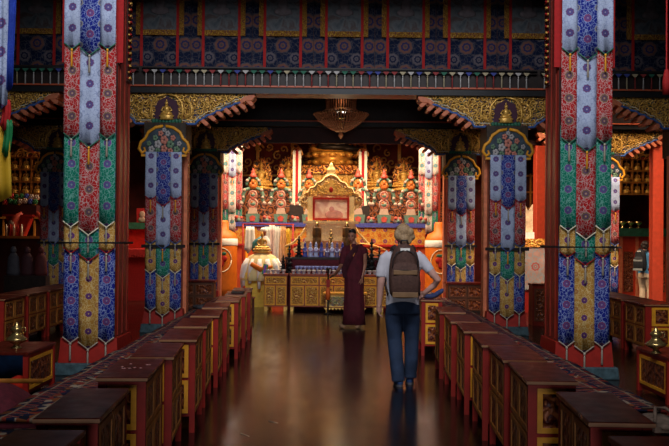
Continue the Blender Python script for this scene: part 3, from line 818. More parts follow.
# small things on tables
def crumbs():
    rr = random.Random(4)
    X0, _ = P(138, 362, 6.2); 
    for k in range(9):
        m = MB(); m.ell((0, 0, .004), (.012, .010, .004), 0, 8, 4)
        o = m.build('petal', plain('pale_pink_petal', (.6, .28, .25), .7), loc=(-1.22 + rr.uniform(-.09, .09), 6.05 + rr.uniform(-.10, .16), .7605))
        tag(o, 'tiny pale pink petal scattered on the third table of the left row', 'petal', 'petals on the left row table')
crumbs()
def coil(name, label, cat, x, y, z, r, col, th=.022, loops=3, seed=1, flat=.5):
    rr = random.Random(seed); pts = []
    for k in range(loops * 12):
        a = k * PI / 6; q = r * (.55 + .35 * math.sin(k * .9 + seed))
        pts.append((q * math.cos(a) * 1.1 + rr.uniform(-.01, .01), q * math.sin(a) * flat * 2, .02 + .025 * (k / 12) + .02 * abs(math.sin(k * 1.7))))
    m = MB(); m.tube(pts, th, 7)
    return tag(m.build(name, col, loc=(x, y, z)), label, cat)
M_greyc = plain('dark_grey_cloth', (.035, .032, .036), .7, var=.4)
coil('coiled_scarf', 'tangled dark scarf on the carpet beside the far left tables', 'scarf', P(208, 298, 14.6)[0], 14.9, .365, .26, M_greyc, .03, 4, 2, .9)
coil('coiled_cable', 'tangled dark cable coiled on the carpet behind the right tables', 'cable', P(472, 309, 12.6)[0] - .02, 12.6, .365, .15, M_greyc, .012, 5, 5, .9)
t = thing('rolled_shawl', 'twisted blue shawl on the table by the hand of the visitor', 'shawl', (P(437, 298, 12.6)[0], 13.15, .762))
MB().tube([(-.16, -.05, .06), (-.10, 0, .03), (-.02, .03, .025), (.05, .03, .05), (.12, 0, .10), (.15, 0, .13)], [.018, .034, .038, .036, .034, .016], 10).build('cloth', plain('slate_blue_cloth', (.045, .06, .16), .8, var=.4, scale=30), t)
tag(MB().bx(-.09, .09, -.12, .12, 0, .03).build('scripture_box', M_dark, loc=(xl(13.6), 14.0, .7605), bevel=.008), 'small dark wrapped book on a far left table', 'book')
for k, (px, py, L, a) in enumerate(((275, 422, .13, .45), (247, 435, .15, .6))):
    Y = 1.6 * F / (py - 237)
    X = (px - 328) * Y / F
    o = MB().tube([(-L / 2, 0, .002), (0, .0, .0035), (L / 2, 0, .002)], .0022, 6).build('straw', M_tassel, loc=(X, Y, 0)); o.rotation_euler = (0, 0, -a - .4)
    tag(o, ('upper' if k == 0 else 'lower') + ' of two thin pale straws lying on the floor', 'straw')

# ------------------------------------------------------------------ seated figures
def seated(mb, s=1.0, c=(0, 0, 0)):
    """a cross-legged figure, 1.0 high from lap to crown at s=1"""
    X, Y, Z = c
    def e(x, y, z, a, b, d): mb.ell((X + x * s, Y + y * s, Z + z * s), (a * s, b * s, d * s), 0, 16, 10)
    e(0, 0, .10, .24, .20, .10); e(-.24, -.08, .08, .17, .13, .075); e(.24, -.08, .08, .17, .13, .075); e(0, -.22, .07, .26, .08, .055)
    e(0, .02, .32, .145, .10, .22); e(0, .02, .46, .185, .10, .11); e(0, 0, .62, .05, .05, .07)
    e(0, -.01, .76, .078, .085, .105); e(0, 0, .865, .05, .05, .045); e(0, 0, .93, .022, .022, .05)
    e(-.082, 0, .74, .015, .02, .045); e(.082, 0, .74, .015, .02, .045); e(0, -.095, .745, .014, .018, .028)
    for q in (-1, 1):
        mb.tube([(X + q * .18 * s, Y, Z + .50 * s), (X + q * .25 * s, Y - .02 * s, Z + .33 * s), (X + q * .19 * s, Y - .12 * s, Z + .20 * s), (X + q * .04 * s, Y - .19 * s, Z + .17 * s)], [.055 * s, .05 * s, .042 * s, .035 * s], 10)
def lotus(mb, r, h, c=(0, 0, 0), mi=0):
    mb.lathe([(r * .8, 0), (r, h * .1), (r * .95, h * .25), (r * .72, h * .5), (r * .95, h * .75), (r, h * .9), (r * .85, h)], 24, c, mi, sy=.75)
    for k in range(16):
        a = 2 * PI * k / 16
        mb.ell((c[0] + r * .93 * math.cos(a), c[1] + r * .7 * math.sin(a), c[2] + h * .78), (r * .15, r * .12, h * .2), mi, 8, 5)
        mb.ell((c[0] + r * .93 * math.cos(a), c[1] + r * .7 * math.sin(a), c[2] + h * .22), (r * .15, r * .12, h * .17), mi, 8, 5)
def halo(mb, w, h, z0, y, mi=0):
    pts = [(w * math.cos(PI * k / 24), z0 + h * (.0 if k in (0, 24) else 0) + h * math.sin(PI * k / 24)) for k in range(25)]
    mb.prism([(w, z0 - h * .4)] + pts + [(-w, z0 - h * .4)], y, y + .04, mi)
    for k in range(0, 25, 2):
        a, b = pts[k]
        mb.spiral((a * .93, z0 + (b - z0) * .93), w * .14, 1.2, w * .03, y - .015, a, mi, 1, 9)
        mb.ell((a * 1.05, y + .02, z0 + (b - z0) * 1.05), (w * .07, .02, w * .09), mi, 6, 4)
def make_buddha(label, loc, s, halo_on=True, name='seated_statue', cat='statue'):
    t = thing(name, label, cat, loc)
    m = MB(); seated(m, s); m.build('figure', M_gold, t, remesh=.018 * max(s, .5) , loc=(0, 0, .22 * s))
    m = MB(); lotus(m, .46 * s, .24 * s, (0, -.04 * s, 0)); m.build('lotus_base', M_gold, t)
    if halo_on:
        m = MB(); halo(m, .42 * s, .72 * s, .55 * s, .22 * s); m.build('flame_halo', C_fiery, t)
    return t

# ------------------------------------------------------------------ the shrine behind the altar
t = thing('shrine_screen', 'red and gold carved screen wall behind the statues', 'screen', (0, 30.2, 0))
MB().bx(-5.5, 5.5, 0, .2, 0, 6.0).build('screen_panel', plain('shrine_red', (.16, .012, .008), .6, var=.4, scale=3), t)
g = MB(); rr = random.Random(11)
random.seed(11)
gold_scrolls(g, lambda x, z: True, -3.6, 3.6, 2.4, 5.3, 170, .16, -.03)
for x in (-3.4, -2.25, -1.15, 1.15, 2.25, 3.4): g.bx(x - .05, x + .05, -.06, 0, 0, 6.0)
for z in (2.3, 3.5, 4.7): g.bx(-3.6, 3.6, -.07, 0, z, z + .06)
g.build('gilded_scroll_relief', M_gold, t)
big = make_buddha('large gilded seated statue above the throne, its head hidden by the lintel', (.12, 29.0, 3.75), 1.75)
blk = MB(); blk.ell((0, 0, 0), (.62, .25, .10)); blk.ell((-.35, 0, .05), (.22, .2, .10)); blk.ell((.45, 0, -.04), (.35, .2, .08)); blk.ell((.1, 0, .1), (.3, .16, .08))
blk.build('dark_drape', M_black, big, loc=(.1, -.42, .55))
t = thing('statue_pedestal', 'carved red and gold pedestal under the large seated statue', 'pedestal', (.12, 29.0, 0))
MB().bx(-.95, .95, -.5, .45, 0, 2.9).build('plinth', C_fiery, t)
m = MB(); m.bx(-1.0, 1.0, -.62, .5, 2.9, 3.02); m.bx(-.95, .95, -.5, .4, 3.02, 3.5); m.bx(-1.3, 1.3, -.66, .5, 3.5, 3.6); m.bx(-1.15, 1.15, -.6, .5, 3.6, 3.745)
m.build('tiered_cornice', C_fiery, t)
m = MB(); random.seed(5); gold_scrolls(m, lambda x, z: True, -.92, .92, 3.10, 3.42, 22, .09, -.53); m.bx(-.95, .95, -.52, -.49, 3.04, 3.48); m.build('scroll_relief', M_gold, t)
bs = make_buddha('small gilded statue high on the left of the shrine', (P(288, 170, 28.2)[0], 28.2, 2.985), .78); bst = tree(bs)
dup(bst, 'small gilded statue high on the right of the shrine', (P(377, 170, 28.2)[0], 28.2, 2.985))
dup(bst, 'small gilded statue at the far left of the shrine beside the sunlit banner', (P(261, 170, 28.2)[0], 28.2, 2.985), scale=.95)
dup(bst, 'small gilded statue at the far right of the shrine beside the sunlit banner', (P(404, 170, 28.2)[0], 28.2, 2.985), scale=.95)
for x, lab in ((P(275, 1, 28.2)[0], 'left'), (P(386, 1, 28.2)[0], 'right')):
    pass
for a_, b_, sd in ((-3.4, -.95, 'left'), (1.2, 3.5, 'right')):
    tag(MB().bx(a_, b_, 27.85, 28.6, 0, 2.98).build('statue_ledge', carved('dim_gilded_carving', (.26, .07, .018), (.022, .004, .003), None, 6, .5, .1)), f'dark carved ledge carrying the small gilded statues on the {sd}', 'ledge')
for px, lab in ((297, 'left'), (363, 'right')):
    X, _ = P(px, 160, 27.2)
    t = thing('victory_banner', f'tall arched white and red striped banner {lab} of the large statue', 'banner', (X, 27.2, 2.5))
    for k in range(3):
        x = -.08 + k * .08
        h = 1.40 + .18 * math.sqrt(max(0, 1 - (x / .22) ** 2))
        MB().prism([(x - .038, 0), (x + .038, 0), (x + .038, h - .02), (x, h + .01), (x - .038, h - .02)], -.06, .06).build('stripe_strip', (M_cream if k % 2 == 0 else M_redcloth), t)
    MB().tube([(.15 * math.cos(PI * k / 14), -.02, 1.42 + .22 * math.sin(PI * k / 14)) for k in range(15)], .03, 7).build('arched_top', M_fr2, t)
    MB().bx(-.2, .2, -.1, .1, -2.5, 0).build('stand', M_dark, t)

# shrine counter with blue edge
cx0, cx1 = P(237, 222, 25.2)[0], P(424, 222, 25.2)[0]
t = thing('shrine_counter', 'long shrine counter with blue front edge carrying the butter sculptures', 'counter', (0, 25.3, 0))
MB().bx(cx0, cx1, -.5, .55, 1.86, 1.97).build('blue_edge_shelf', plain('blue_purple_edge', (.06, .07, .30), .5, var=.3, scale=20), t)
MB().bx(cx0, cx1, -.46, .5, 0, 1.4).build('counter_body', plain('orange_red_panel', (.50, .07, .02), .5, var=.2, scale=3), t)
MB().bx(cx0, cx1, -.47, .5, 1.4, 1.86).build('orange_frieze', brocade('orange_frieze_brocade', (.55, .17, .03), (.62, .34, .06), (.12, .06, .2), (.5, .05, .02), period=.3, vs=12), t)
for k in range(9):
    x = cx0 + .3 + k * (cx1 - cx0 - .6) / 8
    MB().bx(x - .03, x + .03, -.49, -.46, 0, 1.4).build('yellow_stile', M_yellow, t)
MB().bx(cx0, cx1, -.51, -.455, 1.36, 1.41).build('red_moulding', M_redcloth, t)

# butter sculptures
M_disc = plain('pale_butter', (.42, .28, .21), .5, var=.12, scale=14)
M_gg = plain('grey_green_butter', (.10, .17, .12), .5, var=.2, scale=14)
M_pink = plain('pink_red_butter', (.42, .06, .035), .5, var=.2, scale=14)
M_och = plain('ochre_orange_butter', (.52, .13, .02), .5, var=.2, scale=14)
def make_torma(label, loc):
    t = thing('butter_sculpture', label, 'butter sculpture', loc)
    m = MB(); m.prism([(-.17, 0), (.17, 0), (.20, .24), (-.20, .24)], -.14, .14); m.build('green_red_base', M_gg, t)
    m = MB(); m.prism([(-.06, .03), (.06, .03), (.09, .15), (0, .2), (-.09, .15)], -.16, -.13); m.build('red_diamond', M_pink, t)
    m = MB(); m.prism([(-.14, .25), (.14, .25), (.10, .42), (-.10, .42)], -.08, .08); m.build('pale_neck', M_disc, t)
    for z, r, nm in ((.55, .15, 'lower_disc'), (.80, .125, 'upper_disc')):
        m = MB(); m.lathe([(r * .9, -.05), (r, -.03), (r, .03), (r * .9, .05)], 24, (0, 0, z), ax='Y'); d = m.build(nm, M_disc, t)
        m = MB(); m.tube([(r * .78 * math.cos(2 * PI * k / 20), -.06, z + r * .78 * math.sin(2 * PI * k / 20)) for k in range(21)], .012, 5); m.build('painted_ring', M_pink, d)
        m = MB(); m.ell((0, -.055, z - r * .15), (r * .5, .02, r * .3)); m.ell((-r * .2, -.06, z + r * .2), (r * .2, .02, r * .2), 1); m.build('disc_motif', [M_gg, M_och], d)
    for s in (-1, 1):
        m = MB(); m.tube([(s * .09, 0, .98), (s * .22, 0, .94), (s * .285, 0, .80), (s * .27, 0, .66), (s * .31, 0, .56), (s * .35, 0, .54)], [(.05, .05), (.055, .055), (.055, .055), (.05, .05), (.045, .045), (.03, .03)], 10); m.build('scrolled_arm', M_gg, t)
        for (x, z, r) in ((.33, .55, .055), (.28, .72, .04), (.25, .93, .045), (.17, 1.20, .045)):
            m = MB(); m.lathe([(r * .8, -.05), (r, -.03), (r, .03), (r * .8, .05)], 14, (s * x, -.03, z), ax='Y'); m.lathe([(r * .4, -.075), (r * .4, -.05)], 10, (s * x, -.03, z), 1, 'Y')
            m.build('side_disc', [M_disc, M_pink], t)
    m = MB(); m.tube([(.19 * math.cos(PI * k / 14), 0, 1.06 + .24 * math.sin(PI * k / 14)) for k in range(15)], .042, 8); m.build('arched_halo', M_gg, t)
    m = MB(); m.ell((0, -.03, 1.05), (.12, .06, .08)); m.ell((-.06, -.04, 1.10), (.05, .05, .06)); m.ell((.06, -.04, 1.10), (.05, .05, .06)); m.lathe([(.07, 0), (.05, .08), (.015, .14)], 12, (0, -.03, 1.12)); m.build('flame_blossom', M_och, t)
    m = MB(); m.lathe([(.09, 1.29), (.11, 1.33), (.07, 1.39), (.05, 1.43), (.06, 1.46), (.02, 1.53), (.005, 1.56)], 14); m.build('pink_finial', M_pink, t)
    return t
labs = ['first white-disc butter sculpture from the left on the blue-edged shelf', 'second white-disc butter sculpture from the left on the blue-edged shelf', 'butter sculpture half hidden behind the left side of the throne',
        'butter sculpture half hidden behind the right side of the throne', 'butter sculpture above the head of the walking visitor', 'last white-disc butter sculpture on the right of the blue-edged shelf']
o = None
for px, lab in zip((253, 281, 309, 358, 384, 411), labs):
    X = P(px, 200, 25.2)[0]
    if o is None: o = make_torma(lab, (X, 25.2, 1.972)); o['group'] = 'butter sculptures'; o.scale = (.92,) * 3; ot = tree(o)
    else: dup(ot, lab, (X, 25.2, 1.972), group='butter sculptures', scale=random.uniform(.9, .94))
for k, px in enumerate((239, 267, 295, 371, 398, 423)):
    X = P(px, 218, 25)[0]
    m = MB(); m.ell((0, 0, .07), (.12, .09, .10)); m.ell((-.06, -.05, .14), (.05, .05, .05), 1); m.ell((.06, -.03, .12), (.05, .05, .05), 1); m.ell((0, -.06, .06), (.05, .05, .05), 2)
    tag(m.build('flower_offering', [plain('muddy_flower_mix', (.20, .12, .09), .7, var=.5, scale=30), M_pink, M_gg], loc=(X, 25.0, 1.965)), f'small dark flower offering, {ORD[k] if k else "first"} from the left between the butter sculptures' if k else 'small dark flower offering, leftmost on the blue-edged shelf', 'offering', 'flower offerings')

# throne with portrait
TX = P(331, 200, 23.0)[0]
t = thing('throne', 'white-gold carved throne with pointed pediment framing a pale portrait', 'throne', (TX, 23.0, 0))
M_tg = plain('pale_gilding', (.90, .66, .30), .35, .25, var=.15, scale=30)
m = MB(); m.bx(-.60, .60, -.3, .5, 0, 1.5); m.build('seat_base', C_throne, t)
m = MB(); m.bx(-.62, .62, -.34, .5, 1.5, 1.58); m.bx(-.66, .66, -.36, .5, 1.92, 1.98); m.bx(-.58, .58, -.28, .5, 1.58, 1.92); m.build('tiered_moulding', M_tg, t)
for s in (-1, 1):
    m = MB(); m.bx(s * .50 - .06, s * .50 + .06, -.1, .1, 1.98, 2.58); m.build('post', M_tg, t)
    m = MB(); m.prism([(s * .56, 2.25), (s * .72, 2.34), (s * .78, 2.5), (s * .70, 2.62), (s * .66, 2.86), (s * .58, 2.66), (s * .52, 2.5)], -.06, .06)
    m.spiral((s * .66, 2.5), .09, 1.3, .02, -.08, 0, 0, s); m.build('side_wing', C_throne, t)
    m = MB(); m.prism([(s * .62, 1.5), (s * .92, 1.3), (s * .86, 1.2), (s * .6, 1.36)], -.1, .1); m.tube([(s * .56, -.1, 1.9), (s * .66, -.1, 1.7), (s * .9, -.1, 1.45), (s * 1.1, -.1, 1.35)], .03, 8); m.build('armrest_scroll', M_tg, t)
pp = [(-.66, 2.54), (.66, 2.54), (.66, 2.62), (.56, 2.66), (.50, 2.78), (.40, 2.80), (.34, 2.90), (.22, 2.94), (.14, 3.04), (.07, 3.08), (0, 3.1)]
pp += [(-a, b) for a, b in reversed(pp[2:-1])]
m = MB(); m.prism(pp, -.08, .08); m.build('pediment', C_throne, t)
m = MB(); m.tube([(a, -.09, b) for a, b in pp[2:]], .022, 6)
m.build('pediment_rim', M_tg, t)
m = MB(); random.seed(9)
m.prism([(-.5, 2.62), (.5, 2.62), (0, 3.0)], -.09, -.082); gold_scrolls(m, lambda x, z: 2.6 < z < 3.0 - abs(x) * .62 and abs(x) > .1, -.6, .6, 2.6, 3.0, 26, .06, -.095); m.build('pediment_scroll', M_gold, t)
m = MB(); m.ell((0, -.1, 2.74), (.05, .02, .07)); m.build('red_jewel', M_redlac, t)
m = MB(); m.lathe([(.13, 3.06), (.15, 3.1), (.08, 3.15), (.11, 3.19), (.10, 3.25), (.04, 3.31), (.05, 3.34), (.01, 3.4)], 18, sy=.6); m.build('finial', M_tg, t)
m = MB()
for a, b, c_, d in ((-.44, .44, 2.00, 2.05), (-.44, .44, 2.50, 2.55), (-.44, -.39, 2.05, 2.50), (.39, .44, 2.05, 2.50)): m.bx(a, b, -.13, -.08, c_, d)
m.build('portrait_frame', M_redlac, t)
m = MB(); m.bx(-.39, .39, -.11, -.09, 2.05, 2.5)
m.build('portrait', mat_painting('pale_portrait_painting', [(.80, .62, .58), (.86, .74, .70), (.62, .36, .36), (.85, .70, .66)], 3), t)
m = MB(); m.ell((.08, -.112, 2.13), (.22, .006, .12)); m.ell((.02, -.114, 2.27), (.06, .006, .07)); m.build('portrait_figure', plain('portrait_robe_wash', (.55, .28, .30), .7), t)

# ------------------------------------------------------------------ the altar
AY = 20.35
M_cab = plain('altar_red_brown_frame', (.30, .05, .015), .4, var=.2)
def altar_unit(label, x0, x1, cols, low=None):
    t = thing('altar_cabinet', label, 'cabinet', ((x0 + x1) / 2, AY, 0)); w = x1 - x0
    MB().bx(-w / 2, w / 2, 0, .55, .10, .76).build('carcass', M_cab, t)
    MB().bx(-w / 2 - .015, w / 2 + .015, -.03, .56, .762, .80).build('cabinet_top', M_cab, t)
    for x in (-1, 1):
        for y in (.04, .5): MB().bx(x * (w / 2 - .04) - .03, x * (w / 2 - .04) + .03, y - .03, y + .03, 0, .10).build('foot', M_gold, t)
    cw = w / cols
    for i in range(cols):
        xc = -w / 2 + cw * (i + .5)
        d = panel(t, xc, .66, cw - .03, .17, 'y-', 0, 'drawer', .03, C_altar, M_yellow)
        for s in (-1, 1):
            d = panel(t, xc + s * cw / 4, .34, cw / 2 - .025, .42, 'y-', 0, 'door', .03, C_altar, M_yellow)
    return t
ax = [P(px, 300, AY)[0] for px in (264, 287, 290, 377, 380, 404)]
altar_unit('narrow gold-panelled altar cabinet at the left end, under the flowered cloth', ax[0], ax[1], 1)
altar_unit('wide gold-panelled altar cabinet with carved doors in the middle', ax[2], ax[3], 3)
altar_unit('narrow gold-panelled altar cabinet at the right end, behind the visitor', ax[4], ax[5], 1)
t = thing('offering_bench', 'low carved green and gold bench in front of the altar cabinet', 'bench', (P(345, 310, 19.9)[0], 19.95, 0))
MB().bx(-.42, .42, -.12, .2, .12, .40).build('bench_body', M_cab, t)
MB().bx(-.46, .46, -.15, .22, .402, .44).build('bench_top', M_yellow, t)
panel(t, 0, .26, .80, .24, 'y-', -.12, 'front_panel', .02, C_altar_g, M_gold)
m = MB(); m.prism([(-.44, .12), (.44, .12)] + [(.44 - .88 * k / 24, .12 - .045 * (k % 2)) for k in range(25)], -.13, -.11); m.build('scalloped_apron', M_gold, t)
for x in (-.38, .38):
    for y in (-.1, .18): MB().lathe([(.03, 0), (.02, .03), (.03, .07), (.025, .12)], 8, (x, y, 0)).build('leg', M_gold, t)
X = P(328, 300, 19.7)[0]
t = thing('incense_stand', 'slim dark stand with orange silk hanging in front of the altar', 'stand', (X, 19.68, 0))
MB().lathe([(.09, 0), (.09, .02), (.02, .04), (.015, .5), (.02, .9), (.05, .93), (.05, .96)], 14).build('pole', M_dark, t)
MB().lathe([(.045, .30), (.05, .45), (.03, .55), (.018, .56)], 12).build('orange_silk', plain('bright_orange_silk', (.75, .13, .02), .6), t)
MB().bx(-.04, .04, -.03, .03, .56, .72).build('red_box', M_redlac, t)
# step shelf at the rear of the altar
t = thing('altar_step', 'dark red stepped shelf at the rear of the altar holding figurines', 'shelf', ((ax[2] + ax[3]) / 2, AY + .62, 0))
w = (ax[3] - ax[2]) / 2 + .12
MB().bx(-w, w, 0, .36, 0, 1.10).build('step_body', M_maroon, t)
MB().bx(-w - .02, w + .02, -.03, .38, 1.10, 1.15).build('step_top', M_dark, t)
# offering bowls
bp = MB().lathe([(.026, 0), (.030, .006), (.018, .018), (.034, .035), (.046, .075), (.050, .08), (.042, .075), (.006, .068)], 14)
b0 = bp.build('offering_bowl', M_silver, loc=(ax[0] + .1, AY + .10, .8005)); tag(b0, 'silver offering bowl in the rows along the front of the altar', 'bowl', 'offering bowls on the altar')
n = 0
for r in range(3):
    for k in range(27):
        x = ax[0] + .08 + k * (ax[5] - ax[0] - .16) / 26
        if any(abs(x - g_) < .06 for g_ in ((ax[1] + ax[2]) / 2, (ax[3] + ax[4]) / 2)): continue
        if n: 
            c = b0.copy(); C.objects.link(c)
            c.location = (x, AY + .06 + r * .12, .8005)
        else: b0.location = (x, AY + .06, .8005)
        n += 1
# butter lamps at the rear of the altar top
lp = MB().lathe([(.03, 0), (.012, .02), (.012, .08), (.03, .10), (.045, .14), (.046, .16), (.01, .155)], 14)
M_bluish = plain('blue_glass_white', (.25, .30, .62), .3, var=.4, scale=30)
l0 = None
for k in range(14):
    x = P(297, 268, AY + .45)[0] + k * .088
    if l0 is None:
        l0 = lp.build('butter_lamp', M_bluish, loc=(x, AY + .45, .8005)); tag(l0, 'blue butter lamp in the row before the dark red step of the altar', 'lamp', 'butter lamps on the altar')
    else:
        c = l0.copy(); C.objects.link(c); c.location = (x, AY + .45, .8005)
# figurines on the step
M_figb = plain('deep_blue_paint_figurine', (.06, .08, .40), .35, var=.3, scale=30); M_figw = plain('blue_white_porcelain', (.50, .55, .85), .3, var=.2, scale=30)
M_figp = plain('purple_grey_figurine', (.18, .12, .26), .4, var=.3, scale=30)
ordw = ['first', 'second', 'third', 'fourth', 'fifth', 'sixth', 'seventh', 'eighth', 'ninth']
for k, px in enumerate((305, 310.5, 316, 321.5, 327, 332, 337, 342.5)):
    mt, cn = [(M_figb, 'deep blue'), (M_figw, 'blue and white'), (M_figw, 'pale blue'), (M_figb, 'deep blue'), (M_figp, 'purple'), (M_figw, 'bright white-blue'), (M_figp, 'purple'), (M_figb, 'deep blue')][k]
    m = MB(); m.lathe([(.06, 0), (.062, .02), (.045, .05), (.055, .12), (.048, .19), (.025, .22)], 14); m.ell((0, 0, .25), (.032, .032, .04)); m.lathe([(.03, .27), (.022, .30), (.004, .34)], 10)
    t = thing('figurine', f'{cn} figurine on the altar step, {ordw[k]} of eight from the left', 'figurine', (P(px, 255, AY + .8)[0], AY + .78, 1.1505), group='figurines on the altar step')
    m.build('robed_body', mt, t)
    m = MB(); m.tube([(-.05, -.03, .17), (-.03, -.065, .12), (.03, -.065, .12), (.05, -.03, .17)], .014, 6); m.build('folded_sleeve', M_figp if mt is not M_figp else M_figw, t)
# dark stupa-like silhouettes
def pagoda(label, x, y, z, h, mat=M_black, name='pagoda'):
    t = thing(name, label, 'stupa', (x, y, z)); n = 5
    MB().lathe([(.10, 0), (.10, .03), (.07, .05)], 4).build('base', mat, t)
    for i in range(n):
        r = .10 - .014 * i; zz = .05 + (h - .12) * i / n; dz = (h - .12) / n
        MB().lathe([(r * .5, 0), (r * .5, dz * .5), (r * 1.05, dz * .62), (r * .4, dz)], 12, (0, 0, zz)).build('tier', mat, t)
    MB().lathe([(.02, h - .07), (.015, h - .02), (.002, h)], 8).build('spire', mat, t)
pagoda('tall black tiered stupa at the left end of the altar', P(289, 255, AY + .3)[0], AY + .50, .801, .62)
pagoda('short black tiered stupa beside the taller ones, left on the altar', P(283, 255, AY + .3)[0], AY + .50, .801, .40)
pagoda('black tiered stupa on the altar step left of the figurines', P(299, 255, AY + .8)[0], AY + .80, 1.151, .48)
pagoda('black tiered stupa between monk and visitor', P(372, 255, AY + .3)[0], AY + .48, .801, .78)
pagoda('shorter black tiered stupa just right of the monk', P(366, 255, AY + .3)[0] + .03, AY + .48, .801, .55)
pagoda('black tiered stupa directly behind the visitor', P(379, 255, AY + .3)[0] + .02, AY + .49, .801, .60)
pagoda('brass stupa in the middle behind the blue figurines', P(331, 240, AY + .9)[0], AY + .92, 1.151, .62, M_brass, 'brass_stupa')
M_brz = plain('dark_brown_brocade', (.16, .07, .015), .6, var=.5, scale=18)
for k, (px, lab) in enumerate(((317, 'brown and gold cylinder hanging left of the brass stupa'), (347, 'brown and gold cylinder hanging beside the face of the monk'))):
    X, zt = P(px, 222, AY + 1.1)
    t = thing('cylinder_banner', lab, 'banner', (X, AY + 1.12, 1.16))
    for i in range(3): MB().lathe([(.09, 0), (.10, .01), (.10, .2), (.085, .22)], 14, (0, 0, .0 + i * .22), fold=.06, nf=7).build('tier', M_brz, t)
    MB().lathe([(.06, .66), (.03, .72), (.01, .78)], 10).build('cap', M_brass, t)
t = thing('altar_rear_table', 'red-clothed rear table behind the altar step', 'table', ((ax[2] + ax[3]) / 2, AY + 1.18, 0))
MB().bx(-.9, 1.2, -.16, .3, 0, 1.15).build('table_body', M_redlac, t)
# large curved gold panel glimpsed right of the monk
t = thing('gold_arch', 'curved gold and red openwork panel beside the monk', 'panel', (P(372, 245, 22)[0], 22.0, 0))
m = MB(); m.bx(-.35, .55, -.05, .05, 0, 1.25); m.build('panel_body', plain('orange_glow_paint', (.70, .22, .03), .5, var=.2, scale=8), t)
m = MB()
for r_ in (.5, .38, .26): m.tube([(-.3 + r_ * 1.7 * math.sin(a_ * PI / 20), -.07, .95 + r_ * math.cos(a_ * PI / 20)) for a_ in range(0, 11)], .022, 6)
m.bx(-.33, .53, -.07, -.05, 1.2, 1.25); m.build('gold_ribs', M_gold, t)

# draped table at the left of the altar
DX, DY = P(261, 270, 21.4)[0], 21.75
t = thing('draped_table', 'round table heaped with white silk scarves left of the altar', 'table', (DX, DY, 0))
MB().bx(-.36, .22, -.25, .25, 0, .78).build('yellow_skirt', M_silk_y, t)
m = MB()
prof = [(.05, 1.22), (.18, 1.21), (.30, 1.14), (.37, 1.0), (.41, .86), (.44, .72), (.46, .60)]
m.lathe(prof, 64, fold=.13, nf=11)
o = m.build('white_silk', plain('warm_white_silk', (.85, .66, .30), .6, var=.05), t)
m = MB()
for k in range(7):
    a = PI * 1.0 + k * .5; x, y = .36 * math.cos(a), .36 * math.sin(a)
    m.tube([(x * .9, y * .9, 1.08), (x * 1.15, y * 1.15, .92), (x * 1.28, y * 1.2, .7), (x * 1.25, y * 1.2, .42 + .06 * (k % 3))], [(.03, .05), (.04, .06), (.035, .05), (.015, .03)], 8)
m.build('scarf_end', M_white, t)
m = MB(); m.tube([(-.22, -.38, .98), (0, -.47, .86), (.12, -.48, .90), (.26, -.42, .92)], [(.03, .05), (.04, .06), (.04, .06), (.02, .03)], 8); m.build('orange_fold', M_orangecloth, t)
m = MB(); m.box((.10, -.50, .86), (.11, .02, .24), 0, Matrix.Rotation(.2, 4, 'Y')); m.box((.10, -.513, .86), (.05, .01, .2), 1, Matrix.Rotation(.2, 4, 'Y')); m.build('striped_card', [plain('green_card', (.05, .35, .12), .5), plain('violet_card', (.25, .10, .5), .5)], t)
g = make_buddha('small golden statue sitting on the white silk scarves', (DX + .0, DY - .05, 1.225), .42, False)
t = thing('seated_figure_statue', 'statue with white cap and blue scarf behind the golden statue', 'statue', (DX - .02, DY + .76, 0))
MB().bx(-.2, .2, -.15, .15, 0, 1.25).build('pedestal', M_redlac, t)
m = MB(); m.ell((0, 0, 1.42), (.17, .12, .20)); m.ell((0, 0, 1.55), (.12, .09, .08)); m.build('robe', M_white, t, remesh=.02)
m = MB(); m.ell((0, -.02, 1.68), (.06, .065, .085)); m.tube([(0, 0, 1.55), (0, 0, 1.66)], .035, 8); m.ell((0, -.085, 1.67), (.012, .015, .02)); m.build('face', plain('terracotta_face', (.35, .10, .05), .5), t)
m = MB(); m.lathe([(.085, 1.72), (.09, 1.74), (.085, 1.77), (.05, 1.80), (.01, 1.81)], 16); m.build('white_cap', M_white, t)
m = MB(); m.tube([(-.04, -.10, 1.56), (-.15, -.12, 1.48), (-.2, -.12, 1.36), (-.22, -.10, 1.24)], [.05, .07, .07, .04], 8); m.ell((-.18, -.14, 1.42), (.08, .05, .09)); m.build('blue_scarf', plain('blue_green_silk', (.04, .20, .22), .6, var=.4), t)
sc_tree = None
for k, (px, w_, h_, z_) in enumerate(((250, .13, .62, 1.22), (268, .10, .66, 1.18), (272, .09, .9, .98), (277, .10, 1.0, .86), (283, .09, .95, .92), (288, .06, .7, 1.1))):
    X = P(px, 240, 23.6)[0]
    m = MB(); n = 10; vs = []; fs = []
    for i in range(n + 1):
        for j in range(7):
            q = j / 6; u = -1 + 2 * i / n
            vs.append((u * w_ * (.75 + .35 * q + .05 * math.sin(q * 6 + k)), .03 * math.sin(u * 7 + k) * (0.3 + q), h_ * (1 - q) + (.05 * math.sin(u * 5) if j == 6 else 0)))
    for i in range(n):
        for j in range(6): a = i * 7 + j; fs.append((a, a + 1, a + 8, a + 7))
    m.add(vs, fs, 0, True)
    col, nm = [(M_white, 'white'), (M_white, 'narrow white'), (plain('pale_rose_silk', (.80, .62, .58), .6), 'pale rose'), (M_white, 'long white'), (plain('peach_silk', (.80, .45, .22), .6), 'peach'), (M_silk_y, 'yellow')][k]
    o = m.build('hanging_scarf', col, loc=(X, 23.6 + .01 * k, z_)); q = o.modifiers.new('thick', 'SOLIDIFY'); q.thickness = .008
    tag(o, f'{nm} silk scarf hanging left of the altar, {ordw[k]} of six from the left', 'scarf', 'hanging scarves')
t = thing('scarf_rail', 'thin red rail carrying the hanging silk scarves', 'rail', (P(268, 225, 23.6)[0], 23.63, 0))
MB().tube([(-.65, 0, 1.9), (.65, 0, 1.9)], .018, 8).build('rail', M_redlac, t)
